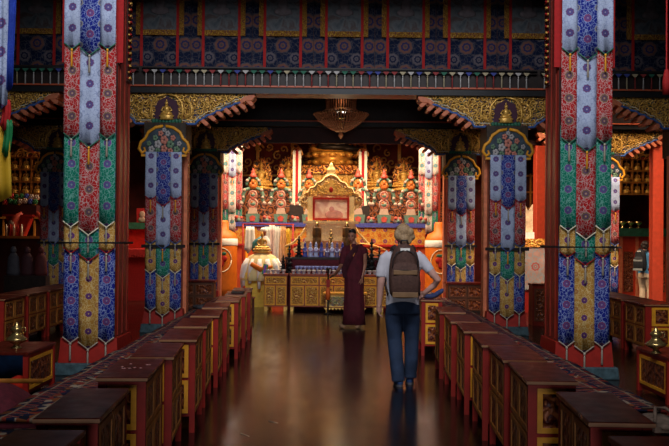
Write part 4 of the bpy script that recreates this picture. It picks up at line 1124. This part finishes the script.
for s in (-1, 1): MB().tube([(s * .62, 0, 0), (s * .62, 0, 1.9)], .022, 8).build('post', M_redlac, t)

# carved chests under the dark banners
for x, side in ((-2.80, 'left'), (2.95, 'right')):
    t = thing('carved_chest', f'dark carved wooden chest in front of the {side} altar pillar', 'chest', (x, 20.25, 0))
    MB().bx(-.40, .40, -.2, .25, .06, .62).build('body', plain('brown_carved_wood', (.10, .035, .015), .5, var=.3), t)
    MB().bx(-.43, .43, -.23, .27, .62, .66).build('lid', M_top, t)
    MB().bx(-.42, .42, -.22, .26, 0, .06).build('plinth', M_dark, t)
    for c in range(2):
        for r in range(2): panel(t, -.2 + .4 * c, .2 + .27 * r, .37, .24, 'y-', -.2, 'carved_panel', .025, C_panel, plain('chest_rail', (.16, .05, .02), .5))

# ------------------------------------------------------------------ side aisles
def niche_cabinet(label, x, y, z0, w, h, cols_, rows_, lit=True):
    t = thing('statue_cabinet', label, 'cabinet', (x, y, z0))
    MB().bx(-w / 2, w / 2, .14, .18, 0, h).build('back_board', M_darkred, t)
    m = MB()
    for c in range(cols_ + 1): xx = -w / 2 + w * c / cols_; m.bx(xx - .02, xx + .02, 0, .16, 0, h)
    for r in range(rows_ + 1): zz = h * r / rows_; m.bx(-w / 2 - .02, w / 2 + .02, -.01, .16, zz - .02, zz + .02)
    m.build('lattice_shelving', M_fr2, t)
    MB().prism([(-w / 2 - .1, h), (w / 2 + .1, h), (w / 2, h + .1), (w * .25, h + .14), (w * .15, h + .25), (0, h + .32), (-w * .15, h + .25), (-w * .25, h + .14), (-w / 2, h + .1)], -.03, .12).build('carved_crest', C_fiery, t)
    return t
st = None
def small_statue(label, loc, s, group):
    global st
    if st is None:
        m = MB(); seated(m, .26, (0, 0, .05)); lotus(m, .11, .05); o = m.build('small_statue', M_gold, loc=loc, remesh=.008)
        tag(o, label, 'statue', group); st = o; return
    c = st.copy(); C.objects.link(c); c.location = loc; c['label'] = label; c['group'] = group
for px, Y, side in ((26, 23.2, 'left'), (639, 24.4, 'right')):
    X = P(px, 170, Y)[0]; z0 = P(px, 194, Y)[1]
    niche_cabinet(f'gilded cabinet with small statues in its niches, {side} side aisle', X, Y, z0, .84, .90, 3, 3)
    for c in range(3):
        for r in range(3):
            small_statue(f'small golden statue in a niche of the {side} side cabinet', (X + (c - 1) * .28, Y + .06, z0 + .021 + r * .30), 1, f'statues in the {side} side cabinet')
# left side altar
X = P(22, 220, 22.8)[0] - .05
t = thing('side_altar', 'red side altar with table and stepped shelves at the left wall side', 'altar', (X, 22.8, 0))
MB().bx(-1.1, .7, -.3, .6, 0, 1.5).build('altar_body', M_darkred, t)
MB().bx(-.75, .68, -.34, .3, 1.5, 1.56).build('altar_top', M_fr2, t)
m = MB(); m.prism([(-.30, 2.02), (.30, 2.02), (.12, 1.56), (-.12, 1.56)], -.1, .2); m.bx(-.36, .36, -.15, .25, 2.02, 2.07); m.build('tapered_pedestal', M_redlac, t)
MB().bx(-.42, .42, -.05, .25, 2.07, 2.3).build('upper_step', M_darkred, t)
t2 = []
rr = random.Random(2)
for k in range(14):
    mt, cn = rr.choice([(plain('red_bloom', (.55, .04, .04), .6), 'red'), (plain('cream_bloom', (.55, .42, .32), .6), 'cream'), (plain('green_leafy', (.03, .16, .05), .6), 'green'), (plain('blue_bloom', (.06, .09, .38), .6), 'blue')])
    m = MB()
    for j in range(6): a = j * PI / 3; m.ell((.04 * math.cos(a), 0, .04 * math.sin(a)), (.03, .025, .03), 0, 8, 5)
    m.ell((0, -.02, 0), (.02, .02, .02), 0, 8, 5); m.tube([(0, .01, 0), (0, .01, -.05 - .12 * (k // 7))], .008, 5)
    o = m.build('paper_flower', mt, loc=(X - .36 + (k % 7) * .12, 22.85 + (k // 7) * .1, 2.36 + .12 * (k // 7) + rr.uniform(-.0, .04)))
    tag(o, f'{cn} paper flower in the bunch on the left side altar', 'flower', f'{cn} paper flowers on the left side altar')
for k in range(5):
    o = MB().lathe([(.025, 0), (.025, .22), (.012, .24), (.004, .28)], 10).build('candle', M_redcloth if k % 2 else M_cream, loc=(X - .22 + k * .09, 22.56, 1.561))
    tag(o, ('red' if k % 2 else 'pale') + ' candle standing on the left side altar top', 'candle', ('red' if k % 2 else 'pale') + ' candles on the left side altar')
for s, px in ((-1, 10), (1, 42)):
    m = MB(); m.tube([(0, 0, 0), (s * .05, 0, .2), (-s * .05, 0, .42), (-s * .2, 0, .55)], [.1, .13, .10, .04], 10); m.ell((s * .02, -.06, .3), (.09, .06, .09), 1)
    o = m.build('butter_offering', [M_pink, M_disc], loc=(P(px, 220, 22.4)[0], 22.7, 1.562)); tag(o, f'pink and white butter offering at the {"left" if s < 0 else "right"} of the left side altar', 'offering')
for k, (px, py, c_, cn) in enumerate(((8, 265, (.07, .065, .08), 'grey'), (22, 262, (.06, .015, .02), 'maroon'), (36, 262, (.10, .015, .015), 'red'))):
    X_, z_ = P(px, py, 20)
    t = thing('draped_statue', f'dim {cn} draped figure statue below the left side altar', 'statue', (X_, 20.4, 0))
    MB().bx(-.15, .15, -.15, .15, 0, .72).build('pedestal', M_dark, t)
    m = MB(); m.lathe([(.14, .72), (.145, .78), (.13, .95), (.12, 1.1), (.06, 1.2)], 16, sy=.7, fold=-.05); m.ell((0, 0, 1.26), (.065, .07, .085)); m.build('figure', plain(cn + '_dim_cloth', c_, .7), t)
# red draped chest between left pillars
X = P(136, 260, 23.6)[0]
t = thing('draped_chest', 'bright red draped chest with fringe seen between the left pillars', 'chest', (X, 23.6, 0))
MB().bx(-.6, .6, -.2, .4, 0, 1.22).build('red_cover', M_redcloth, t)
m = MB(); m.bx(-.62, .62, -.24, .42, 1.12, 1.26)
for k in range(31): x = -.6 + k * .04; m.lathe([(.014, 1.04), (.012, 1.12)], 5, (x, -.23, 0))
m.build('fringed_topcloth', plain('crimson_fringe', (.55, .03, .03), .8), t)
MB().bx(-.6, .6, .42, .5, 0, 1.75).build('red_backboard', M_redlac, t)
MB().bx(-.7, .7, .35, .6, 1.76, 1.92).build('dark_green_ledge', M_green, t)
t = thing('portrait_photo', 'small framed portrait above the red draped chest', 'picture', (P(142, 212, 24)[0], 24.05, 1.925))
MB().bx(-.14, .14, 0, .03, 0, .36).build('frame', M_redcloth, t); m = MB(); m.ell((0, -.005, .2), (.07, .01, .09)); m.ell((0, -.005, .07), (.10, .01, .06)); m.build('portrait_figure', M_disc, t)
# right: bright altar between carved pillar and front pillar
X = P(531, 245, 20.5)[0]
t = thing('cloth_covered_altar', 'sunlit altar with orange ledge and patterned hanging cloth on the right', 'altar', (X + .1, 20.6, 0))
MB().bx(-.55, .5, -.1, .5, 0, 1.42).build('altar_body', M_redlac, t)
MB().bx(-.6, .55, -.14, .52, 1.42, 1.60).build('orange_ledge', carved('orange_gold_ledge', (.85, .42, .06), (.6, .15, .03), None, 20, .4, .3), t)
MB().bx(-.58, .53, -.125, -.105, .5, 1.44).build('patterned_cloth', brocade('pale_red_patterned_cloth', (.55, .30, .24), (.40, .36, .34), (.5, .10, .08), (.30, .32, .30), period=.5, vs=9), t)
t = thing('white_lantern', 'white block shrine ornament standing on the sunlit right altar', 'ornament', (X - .12, 20.7, 1.601))
MB().bx(-.22, .22, -.1, .12, 0, .14).build('white_block', M_white, t)
MB().prism([(-.2, .14), (.2, .14), (.2, .75), (.1, .6), (0, .8), (-.1, .62), (-.2, .82)], -.03, .03).build('pale_gold_screen', plain('pale_gold_screen', (.75, .5, .3), .5, var=.3, scale=12), t)
t = thing('small_cabinet', 'dark panelled cabinet below the patterned cloth on the right', 'cabinet', (X - .25, 17.5, 0))
MB().bx(-.35, .65, 0, .35, 0, .74).build('carcass', M_redwood, t); MB().bx(-.37, .67, -.02, .36, .74, .77).build('cabinet_top', M_top, t)
for c in range(3): panel(t, -.18 + .32 * c, .38, .28, .6, 'y-', 0, 'door', .03, C_panel, plain('chest_rail', (.16, .05, .02), .5))
# right side altar with brass lamps
X = P(636, 230, 23)[0]
t = thing('side_altar', 'red panelled side altar with dark green ledge behind the far visitor', 'altar', (X + .1, 23.6, 0))
zt = P(636, 228, 23)[1]
MB().bx(-.75, 1.3, 0, .6, 0, zt - .2).build('altar_body', plain('vermilion_panel', (.55, .045, .015), .45, var=.15), t)
MB().bx(-.85, 1.4, -.1, .62, zt - .2, zt).build('green_ledge', M_green, t)
for k in range(5): MB().bx(-.70 + k * .4, -.63 + k * .4, -.03, 0, 0, zt - .21).build('orange_stile', M_orange, t)
for k in range(5): MB().bx(-.6 + k * .4, -.36 + k * .4, -.012, 0, .3, 1.3).build('gold_panel', C_panel, t)
for k in range(3):
    o = MB().lathe([(.07, 0), (.03, .03), (.025, .08), (.08, .13), (.09, .17), (.02, .165)], 16).build('butter_lamp', M_brass, loc=(P(630 + k * 8, 1, 23.4)[0], 23.75, zt + .001))
    tag(o, f'brass butter lamp on the green ledge at the right, {ordw[k]} of three', 'lamp', 'brass lamps on the right ledge')
# outer shelves, dim side wall hangings
for k, (x, y, side) in enumerate(((-8.6, 24.6, 'left'), (7.2, 29.0, 'right'))):
    t = thing('book_cabinet', f'tall dim scripture cabinet at the back of the {side} aisle', 'cabinet', (x, y, 0))
    MB().bx(-1.4, 1.4, .1, .5, 0, 3.6).build('carcass', M_darkred, t)
    m = MB()
    for i in range(8): m.bx(-1.4 + i * .4 - .02, -1.4 + i * .4 + .02, .02, .12, 0, 3.6)
    for i in range(8): m.bx(-1.42, 1.42, .0, .12, .5 * i, .5 * i + .05)
    m.build('lattice_front', M_fr2, t)
# hanging multicolour banner at the left edge
t = thing('hanging_dhvaja', 'hanging blue, white, red, green and yellow silk streamer banner at the left edge', 'banner', (P(2, 100, 8.0)[0], 8.0, P(2, 195, 8.0)[1]))
def strip(x0, x1, z0, z1, mat, y, nm):
    m = MB(); n = 8; vs = []; fs = []
    for i in range(n + 1):
        u = i / n
        for j in range(5):
            q = j / 4
            vs.append((x0 + (x1 - x0) * u + .01 * math.sin(q * 4 + x0 * 20), y + .015 * math.sin(u * 9 + x0 * 30), z1 + (z0 - z1) * q - (.05 * (1 - abs(2 * u - 1)) if j == 4 else 0)))
    for i in range(n):
        for j in range(4): a = i * 5 + j; fs.append((a, a + 1, a + 6, a + 5))
    m.add(vs, fs, 0, True); o = m.build(nm, mat, t); q = o.modifiers.new('thick', 'SOLIDIFY'); q.thickness = .006
zz = lambda py: P(2, py, 8)[1] - P(2, 195, 8)[1]
SB = brocade('plain_blue_silk', (.025, .06, .42), (.04, .09, .5), (.04, .08, .5), (.03, .07, .45), amt=.4)
strip(.035, .115, zz(86), zz(-40), SB, -.03, 'blue_streamer')
strip(-.04, .058, zz(105), zz(-40), B_white, -.05, 'white_streamer')
strip(-.12, -.03, zz(112), zz(-40), M_silk_y, -.03, 'amber_streamer')
strip(.00, .075, zz(126), zz(100), M_redcloth, -.02, 'red_streamer')
strip(.015, .09, zz(152), zz(120), plain('green_silk', (.01, .17, .05), .5), -.01, 'green_streamer')
strip(-.12, .085, zz(196), zz(126), plain('deep_yellow_silk', (.62, .36, .02), .55, var=.12), .005, 'yellow_streamer')
t.location.z += 0
MB().tube([(0, 0, zz(-40)), (0, 0, ZC - P(2, 195, 8.0)[1] - .01)], .01, 6).build('hanging_line', M_cord, t)
X, z = P(668, 82, 8.0)
t = thing('hanging_tassel', 'red hanging tassel at the upper right edge', 'tassel', (X, 8.0, z))
MB().lathe([(.03, -.1), (.035, 0), (.02, .1), (.006, .12), (.005, ZC - z - .01)], 12).build('thread', M_redcloth, t)

# ------------------------------------------------------------------ people
def hand(mb, w, d, nrm, thumb, s=1.0, curl=.5):
    """w wrist point, d pointing direction, nrm palm-facing direction, thumb side direction"""
    w, d, nrm, th = Vector(w), Vector(d).normalized(), Vector(nrm).normalized(), Vector(thumb).normalized()
    for q in (.02, .045, .07):
        mb.tube([w + d * (q - .02) * s + th * .0, w + d * (q + .02) * s], [(.017 * s, .034 * s)] * 2, 8)
        for k in range(4): mb.ell(w + d * q * s + th * (.027 - .018 * k) * s, (.014 * s,) * 3, 0, 8, 6)
    L = [.072, .080, .074, .058]
    for k in range(4):
        b = w + d * .085 * s + th * (.030 - .020 * k) * s
        l = L[k] * s; p = [b - d * .03 * s]
        a = 0; cur = b
        for seg, f in ((0, .45), (1, .32), (2, .25)):
            a += curl * .7
            dd = d * math.cos(a) + nrm * math.sin(a)
            p.append(cur); cur = cur + dd * l * f
        p.append(cur)
        mb.tube(p, [.0095 * s, .0095 * s, .009 * s, .0085 * s, .0075 * s], 8)
    b = w + d * .02 * s + th * .025 * s
    mb.tube([b - th * .01, b + (d * .5 + th * .8).normalized() * .035 * s, b + (d * .85 + th * .6 + nrm * .3).normalized() * .065 * s, b + (d * 1 + th * .35 + nrm * .5).normalized() * .088 * s], [.014 * s, .0125 * s, .011 * s, .009 * s], 8)
def rings(mb, R, n=28, fold=0.0, nf=9, mi=0):
    """R: (cx, cy, rx, ry, z)"""
    vs = []; fs = []
    for i, (cx, cy, rx, ry, z) in enumerate(R):
        for k in range(n):
            a = 2 * PI * k / n; f = 1 + fold * (i / len(R)) * math.sin(nf * a + i * .25)
            vs.append((cx + rx * f * math.cos(a), cy + ry * f * math.sin(a), z))
    for i in range(len(R) - 1):
        for k in range(n): a, b = i * n + k, i * n + (k + 1) % n; fs.append((a, b, b + n, a + n))
    fs.append(tuple(range(n))); fs.append(tuple((len(R) - 1) * n + k for k in range(n)))
    mb.add(vs, fs, mi, True)
def head(mb, c, yaw=0, tilt=0, s=1.0):
    """facing -Y before the turn"""
    M = Matrix.Translation(Vector(c)) @ Matrix.Rotation(yaw, 4, 'Z') @ Matrix.Rotation(tilt, 4, 'X')
    def e(x, y, z, a, b, d): 
        mb.ell(M @ Vector((x * s, y * s, z * s)), (a * s, b * s, d * s), 0, 18, 12, M.to_3x3().to_4x4())
    e(0, .012, .03, .076, .094, .088); e(0, -.022, -.035, .056, .066, .075); e(0, -.055, -.075, .032, .03, .032)
    e(0, -.093, -.022, .012, .02, .026); e(0, -.10, -.036, .017, .015, .011); e(0, -.082, .012, .05, .015, .012)
    e(0, -.086, -.066, .024, .012, .010); e(-.077, .012, -.012, .012, .02, .032); e(.077, .012, -.012, .012, .02, .032); e(-.04, -.07, -.035, .022, .02, .022); e(.04, -.07, -.035, .022, .02, .022)
    return M
M_skin = plain('fair_skin', (.62, .33, .26), .5, var=.1, scale=8); M_skin2 = plain('brown_skin', (.36, .15, .09), .5, var=.12, scale=8)

def visitor(label, loc, rz, mats, hips='hip', sc=1.0, hair_n='short fair hair'):
    skin, shirt, jeans, hair, shoe = mats
    t = thing('person', label, 'person', loc, rz); t.scale = (sc,) * 3
    # back of the figure faces the camera: he faces +Y
    b = MB(); M = head(b, (.0, .03, 1.625), PI + .12, .10)
    b.tube([(0, .0, 1.42), (.0, .015, 1.5), (0, .02, 1.58)], [.066, .056, .056], 12)
    rings(b, [(0, 0, .13, .09, .88), (0, 0, .145, .10, .98), (0, 0, .14, .10, 1.12), (0, 0, .165, .11, 1.28), (0, 0, .165, .10, 1.38), (0, 0, .10, .075, 1.46), (0, 0, .055, .05, 1.5)])
    # arm hanging at his left (camera's left)
    b.tube([(-.17, 0, 1.41), (-.215, -.005, 1.33), (-.235, 0, 1.12), (-.245, .03, .98), (-.25, .045, .86)], [.052, .05, .042, .036, .027], 12)
    hand(b, (-.25, .05, .87), (-.02, .15, -1), (.9, .1, .05), (.1, 1, .1), 1.0, .5)
    # arm bent, hand on the hip
    b.tube([(.17, 0, 1.41), (.225, -.01, 1.34), (.33, -.03, 1.20), (.375, -.03, 1.15), (.35, .02, 1.09), (.235, .07, .99)], [.052, .05, .044, .041, .036, .027], 12)
    hand(b, (.235, .07, .985), (-.55, .55, -.5), (-.6, -.5, -.2), (.2, .6, .7), 1.0, .35)
    # legs
    LL = [(-.085, 0, .92), (-.085, .02, .7), (-.075, .03, .50), (-.055, -.02, .28), (-.035, -.05, .09)]
    RL = [(.09, 0, .92), (.10, .04, .7), (.105, .07, .50), (.10, .06, .28), (.095, .10, .10)]
    for L_ in (LL, RL): b.tube(L_, [.085, .075, .052, .05, .034], 12)
    b.build('body', skin, t, remesh=.0075)
    # hair
    h = MB()
    def he(x, y, z, a, bb, c): h.ell(M @ Vector((x, y, z)), (a, bb, c), 0, 16, 10, M.to_3x3().to_4x4())
    he(0, .022, .042, .084, .098, .088); he(0, .055, -.015, .070, .055, .065); he(.02, .04, .085, .05, .05, .032); he(-.03, .02, .085, .04, .045, .03); he(.0, .085, -.045, .05, .03, .05); he(.0, -.05, .09, .06, .04, .035); he(-.085, .05, -.02, .045, .04, .04); he(-.07, .07, .03, .04, .04, .05); he(.07, .06, .0, .04, .04, .06); he(.03, .07, .06, .05, .04, .045); he(-.04, .06, -.07, .05, .03, .04)
    h.build('hair', hair, t, remesh=.009)
    # T-shirt
    s = MB()
    rings(s, [(0, 0, .185, .125, .86), (0, 0, .18, .122, .98), (0, 0, .175, .12, 1.12), (0, 0, .195, .125, 1.28), (0, 0, .20, .118, 1.38), (0, 0, .14, .09, 1.455), (0, 0, .075, .068, 1.495)], fold=.012, nf=6)
    s.tube([(-.14, 0, 1.42), (-.20, 0, 1.37), (-.235, -.002, 1.24), (-.24, 0, 1.17)], [.058, .060, .058, .054], 14)
    s.tube([(.14, 0, 1.42), (.20, 0, 1.37), (.275, -.015, 1.27), (.30, -.02, 1.235)], [.058, .060, .057, .052], 14)
    s.build('t_shirt', shirt, t, remesh=.011)
    # jeans
    j = MB()
    rings(j, [(0, 0, .165, .12, .93), (0, -.005, .182, .135, .86), (.005, 0, .19, .135, .78)])
    j.tube([(-.085, 0, .88), (-.092, .015, .72), (-.082, .03, .50), (-.062, -.015, .28), (-.045, -.045, .10), (-.043, -.045, .05)], [(.098, .096), (.100, .097), (.083, .080), (.078, .076), (.074, .073), (.074, .075)], 16)
    j.tube([(.09, 0, .88), (.10, .035, .72), (.108, .065, .50), (.105, .065, .28), (.098, .10, .12), (.097, .10, .07)], [(.098, .096), (.100, .097), (.083, .080), (.078, .076), (.074, .072), (.074, .074)], 16)
    j.build('jeans', jeans, t, remesh=.012)
    for (x, y, z, rr_) in ((-.035, .0, 0, .12), (.095, .16, .0, -.08)):
        f = MB(); R = Matrix.Rotation(rr_, 4, 'Z')
        for (yy, rx, ry, zz_, rz_) in ((-.06, .042, .05, .045, .045), (.03, .045, .07, .04, .04), (.12, .048, .06, .035, .034)): f.ell(R @ Vector((0, yy, zz_)), (rx, ry, rz_), 0, 14, 8)
        sh = f.build('shoe', shoe, t, remesh=.010, loc=(x, y, z))
        so = MB(); so.prism([(.046 * math.cos(a_ * PI / 8), .035 + .135 * math.sin(a_ * PI / 8)) for a_ in range(16)], 0.0, .022, 0, 'XY'); q = so.build('sole', plain('grey_rubber', (.12, .12, .14), .7), sh, loc=(0, -.01, .0)); q.rotation_euler = (0, 0, rr_)
    return t
def backpack(label, loc, rz, main, strapm, trim, sc=1.0):
    t = thing('backpack', label, 'backpack', loc, rz); t.scale = (sc,) * 3
    b = MB()
    prof = [(.09, .955), (.145, .975), (.165, 1.04), (.168, 1.2), (.16, 1.33), (.142, 1.42), (.11, 1.48), (.07, 1.52), (.02, 1.54)]
    rings(b, [(0, -.215, r, .055 + .05 * (r / .18) * (1 if 0.93 < z < 1.5 else .4), z) for r, z in prof], 32)
    b.build('main_bag', main, t, subsurf=1)
    p = MB(); rings(p, [(0, -.315, .12, .02, 1.0), (0, -.322, .15, .032, 1.03), (0, -.322, .15, .035, 1.2), (0, -.315, .13, .025, 1.31), (0, -.31, .08, .012, 1.34)], 28); p.build('front_pocket', main, t)
    z = MB(); z.tube([(-.13, -.315, 1.24), (-.13, -.33, 1.36), (-.09, -.31, 1.44), (0, -.30, 1.47), (.09, -.31, 1.44), (.13, -.33, 1.36), (.13, -.315, 1.24)], .006, 6); z.tube([(-.12, -.35, 1.255), (0, -.36, 1.26), (.12, -.35, 1.255)], .005, 6); z.build('zip', M_black, t)
    a = MB(); a.box((0, -.352, 1.235), (.25, .018, .05)); a.build('tan_flap_band', trim, t, bevel=.006)
    a = MB(); a.box((0, -.358, 1.00), (.27, .018, .055)); a.build('tan_bottom_band', trim, t, bevel=.006)
    l = MB(); l.box((0, -.30, 1.475), (.10, .012, .028)); l.build('white_label', M_white, t)
    hd = MB(); hd.tube([(-.04, -.2, 1.53), (-.03, -.2, 1.57), (.03, -.2, 1.57), (.04, -.2, 1.53)], .010, 6); hd.build('grab_handle', M_black, t)
    for s in (-1, 1):
        q = MB(); q.tube([(s * .075, -.16, 1.47), (s * .11, -.09, 1.50), (s * .125, .0, 1.485), (s * .135, .115, 1.40), (s * .14, .135, 1.28), (s * .19, .06, 1.10), (s * .17, -.13, 1.0)], [(.011, .032)] * 7, 10); q.build('shoulder_strap', strapm, t)
    return t
M_tee = plain('pale_grey_blue_cotton', (.60, .57, .62), .85, var=.06); M_jeans = plain('dark_blue_denim', (.022, .038, .080), .85, var=.3, scale=9)
M_fair = plain('greying_fair_hair', (.36, .23, .12), .6, var=.35, scale=60)
VX, VY = P(402.5, 300, 10.3)[0], 10.3
visitor('visitor seen from behind in grey T-shirt and blue jeans, hand on hip', (VX, VY, 0), 0, (M_skin, M_tee, M_jeans, M_fair, plain('blue_trainer', (.03, .07, .20), .6)))
M_bag = plain('brown_canvas', (.085, .040, .030), .8, var=.25, scale=40)
backpack('brown canvas backpack with tan bands worn by the walking visitor', (VX, VY, 0), 0, M_bag, plain('dark_brown_strap', (.04, .024, .022), .8), plain('tan_leather', (.22, .12, .055), .6))
FX = P(645.5, 260, 22.4)[0]
visitor('distant visitor in blue shirt and beige trousers beside the orange pillar', (FX, 22.4, 0), -.85, (M_skin, plain('sky_blue_shirt', (.10, .35, .62), .8), plain('khaki_cotton', (.55, .42, .28), .85), M_dark, M_white), sc=.9)
backpack('black backpack worn by the distant visitor', (FX, 22.4, 0), -.85, plain('black_nylon', (.018, .020, .025), .6), M_black, plain('grey_band', (.3, .32, .3), .6), sc=.9)

# monk
MX, MY = P(354, 300, 16.8)[0], 16.8
t = thing('person', 'monk in maroon robe standing at the altar, reaching out one arm', 'person', (MX, MY, 0), -.18); t.scale = (.93, .93, 1)
b = MB(); M = head(b, (-.045, -.02, 1.625), -.15, .12)
b.tube([(0, 0, 1.42), (-.02, -.005, 1.5), (-.04, -.01, 1.57)], [.062, .052, .052], 12)
rings(b, [(0, 0, .12, .09, .9), (0, 0, .13, .09, 1.1), (0, 0, .155, .10, 1.3), (0, 0, .15, .095, 1.38), (0, 0, .09, .07, 1.46)])
b.tube([(.16, 0, 1.40), (.19, 0, 1.30), (.20, .02, 1.12), (.17, -.03, .96), (.15, -.06, .88)], [.055, .05, .04, .034, .026], 12)
hand(b, (.15, -.06, .88), (-.05, -.15, -1), (-.9, .3, 0), (-.2, -1, 0), 1.0, .45)
b.tube([(-.15, 0, 1.38), (-.19, -.03, 1.28), (-.23, -.08, 1.12), (-.30, -.02, 1.02), (-.38, .08, .94)], [.052, .048, .04, .034, .026], 12)
hand(b, (-.38, .08, .94), (-.7, .55, -.3), (0, .1, -1), (-.5, -.8, .1), 1.0, .3)
b.tube([(-.07, 0, .9), (-.07, 0, .5), (-.09, 0, .08)], [.08, .055, .035], 10); b.tube([(.07, 0, .9), (.07, 0, .5), (.09, -.02, .08)], [.08, .055, .035], 10)
b.build('body', M_skin2, t, remesh=.0075)
h = MB()
for (x, y, z, a, bb, c) in ((0, .02, .045, .080, .096, .082), (0, .05, -.0, .070, .058, .065), (0, -.045, .092, .055, .04, .026)): h.ell(M @ Vector((x, y, z)), (a, bb, c), 0, 16, 10, M.to_3x3().to_4x4())
h.build('hair', M_black, t, remesh=.009)
e = MB()
for s in (-1, 1): e.ell(M @ Vector((s * .03, -.088, -.004)), (.012, .006, .005), 0, 8, 6); e.ell(M @ Vector((s * .03, -.094, .018)), (.018, .005, .004), 0, 8, 6)
e.build('eyes', M_black, t)
l = MB(); l.ell(M @ Vector((0, -.098, -.066)), (.02, .006, .006), 0, 8, 6); l.build('mouth', plain('lip', (.28, .07, .06), .5), t)
M_robe = plain('maroon_robe_cloth', (.075, .005, .012), .85, var=.25, scale=10)
r = MB()
rings(r, [(0, 0, .225, .175, .06), (0, 0, .205, .16, .3), (0, 0, .19, .15, .6), (.0, 0, .185, .14, .85), (0, 0, .175, .125, 1.02)], 72, fold=-.07, nf=10)
r.build('skirt_robe', M_robe, t)
v = MB()
rings(v, [(0, 0, .19, .14, .84), (0, 0, .185, .135, 1.0), (0, 0, .18, .13, 1.15), (0, 0, .195, .13, 1.3), (0, 0, .19, .12, 1.39), (0, 0, .12, .09, 1.46), (-.005, 0, .07, .066, 1.485)], 36, fold=.02, nf=7)
v.tube([(.12, 0, 1.41), (.18, 0, 1.37), (.20, 0, 1.31)], [.06, .066, .060], 14)
v.tube([(-.12, 0, 1.41), (-.185, -.01, 1.36), (-.21, -.05, 1.24), (-.235, -.08, 1.12)], [.07, .075, .066, .056], 14)
v.build('vest', M_robe, t, remesh=.011)
s = MB(); s.tube([(.15, .03, 1.43), (.05, -.12, 1.40), (-.08, -.155, 1.22), (-.17, -.13, 1.02), (-.15, -.10, .88)], [(.018, .06), (.022, .075), (.022, .08), (.022, .07), (.015, .05)], 12); s.tube([(.15, .03, 1.43), (.02, .14, 1.3), (-.14, .13, 1.05), (-.18, .02, .92)], [(.018, .06), (.022, .08), (.022, .08), (.02, .06)], 12)
s.build('shawl', plain('deep_maroon_shawl', (.045, .005, .011), .85, var=.3, scale=12), t, remesh=.012)
c = MB(); c.tube([(-.06, -.06, 1.475), (-.035, -.125, 1.38), (.005, -.145, 1.27), (.035, -.125, 1.38), (.055, -.06, 1.475)], [(.008, .02)] * 5, 8); c.build('orange_collar', plain('orange_collar_cloth', (.65, .22, .04), .7), t)
for (x, y, rr_) in ((-.22, -.12, .5), (.10, -.12, -.1)):
    f = MB(); f.ell((0, .02, .04), (.04, .07, .04), 0, 14, 8); f.ell((0, -.07, .03), (.045, .07, .03), 0, 14, 8)
    sh = f.build('shoe', plain('tan_shoe', (.30, .17, .09), .6), t, remesh=.010, loc=(x, y, 0)); sh.rotation_euler = (0, 0, rr_)

# ------------------------------------------------------------------ light
def area(name, loc, size, energy, color, target=None, spread=180):
    l = bpy.data.lights.new(name, 'AREA'); l.shape = 'RECTANGLE'; l.size, l.size_y = size; l.energy = energy; l.color = color
    l.spread = math.radians(spread)
    o = bpy.data.objects.new(name, l); C.objects.link(o); o.location = loc
    d = (Vector(target) - Vector(loc)) if target else Vector((0, 0, -1))
    o.rotation_euler = d.to_track_quat('-Z', 'Y').to_euler()
    return o
area('sanctuary_skylight', (0, 23.3, 6.02), (6.8, 3.4), 1120, (1, .75, .50), (0, 25.4, 1.5))
area('left_aisle_fill', (-5.0, 24.0, 6.02), (2.0, 2.8), 22, (1, .7, .55))  # dim reddish fill lamp added for the left aisle
area('right_altar_fill', (4.9, 18.2, 6.02), (1.6, 1.4), 110, (1, .80, .60), (5.1, 20.5, 1.1), 75)  # fill lamp added and aimed to brighten the patterned altar cloth
area('right_pillar_fill', (8.2, 19.6, 6.02), (1.4, 2.0), 60, (1, .72, .5), (7.4, 21.2, 1.8), 80)  # separate lamp added to light the orange-red pillar
area('door_daylight', (0, -8, 1.7), (2.4, 1.3), 230, (.92, .94, 1.0), (0, 12, 2.2))
area('lantern_window_daylight', (0, 3.15, 8.75), (6.2, 2.2), 290, (.92, .94, 1.0), (0, 13.5, 2.5), 100)
def point(name, loc, e, col, r=.12):
    l = bpy.data.lights.new(name, 'POINT'); l.energy = e; l.color = col; l.shadow_soft_size = r
    o = bpy.data.objects.new(name, l); C.objects.link(o); o.location = loc
point('shrine_lamp_glow', (.1, 27.5, 4.1), 26, (1, .55, .25))
point('left_side_altar_lamp', (P(24, 220, 21)[0], 21.9, 2.3), 2.5, (1, .5, .32))
point('chandelier_bulb_glow', (P(341, 115, 18.4)[0], 18.4 - .35, 4.2), .5, (1, .65, .4), .05)
point('altar_front_fill', (P(341, 115, 18.4)[0], 18.0, 3.0), 6, (1, .78, .5), .12)  # lamp added in mid-air to brighten the altar fronts

w = bpy.data.worlds.new('daylight_sky'); bpy.context.scene.world = w; w.use_nodes = True
w.node_tree.nodes['Background'].inputs[0].default_value = (.6, .75, 1, 1); w.node_tree.nodes['Background'].inputs[1].default_value = .1

# ------------------------------------------------------------------ camera
cam = bpy.data.cameras.new('camera'); co = bpy.data.objects.new('camera', cam); C.objects.link(co)
cam.sensor_width = 36; cam.lens = 36 * F / 669; cam.clip_end = 100
yaw, pitch, roll = -math.atan(6.5 / F), math.atan(14 / F), math.radians(.5)
co.matrix_world = Matrix.Translation((0, 0, 1.6)) @ Matrix.Rotation(yaw, 4, 'Z') @ Matrix.Rotation(PI / 2 + pitch, 4, 'X') @ Matrix.Rotation(roll, 4, 'Z')
sc = bpy.context.scene; sc.camera = co
sc.view_settings.view_transform = 'Standard'; sc.view_settings.look = 'None'; sc.view_settings.gamma = 1; sc.view_settings.use_curve_mapping = False
sc.view_settings.exposure = 0
sc.cycles.use_denoising = True
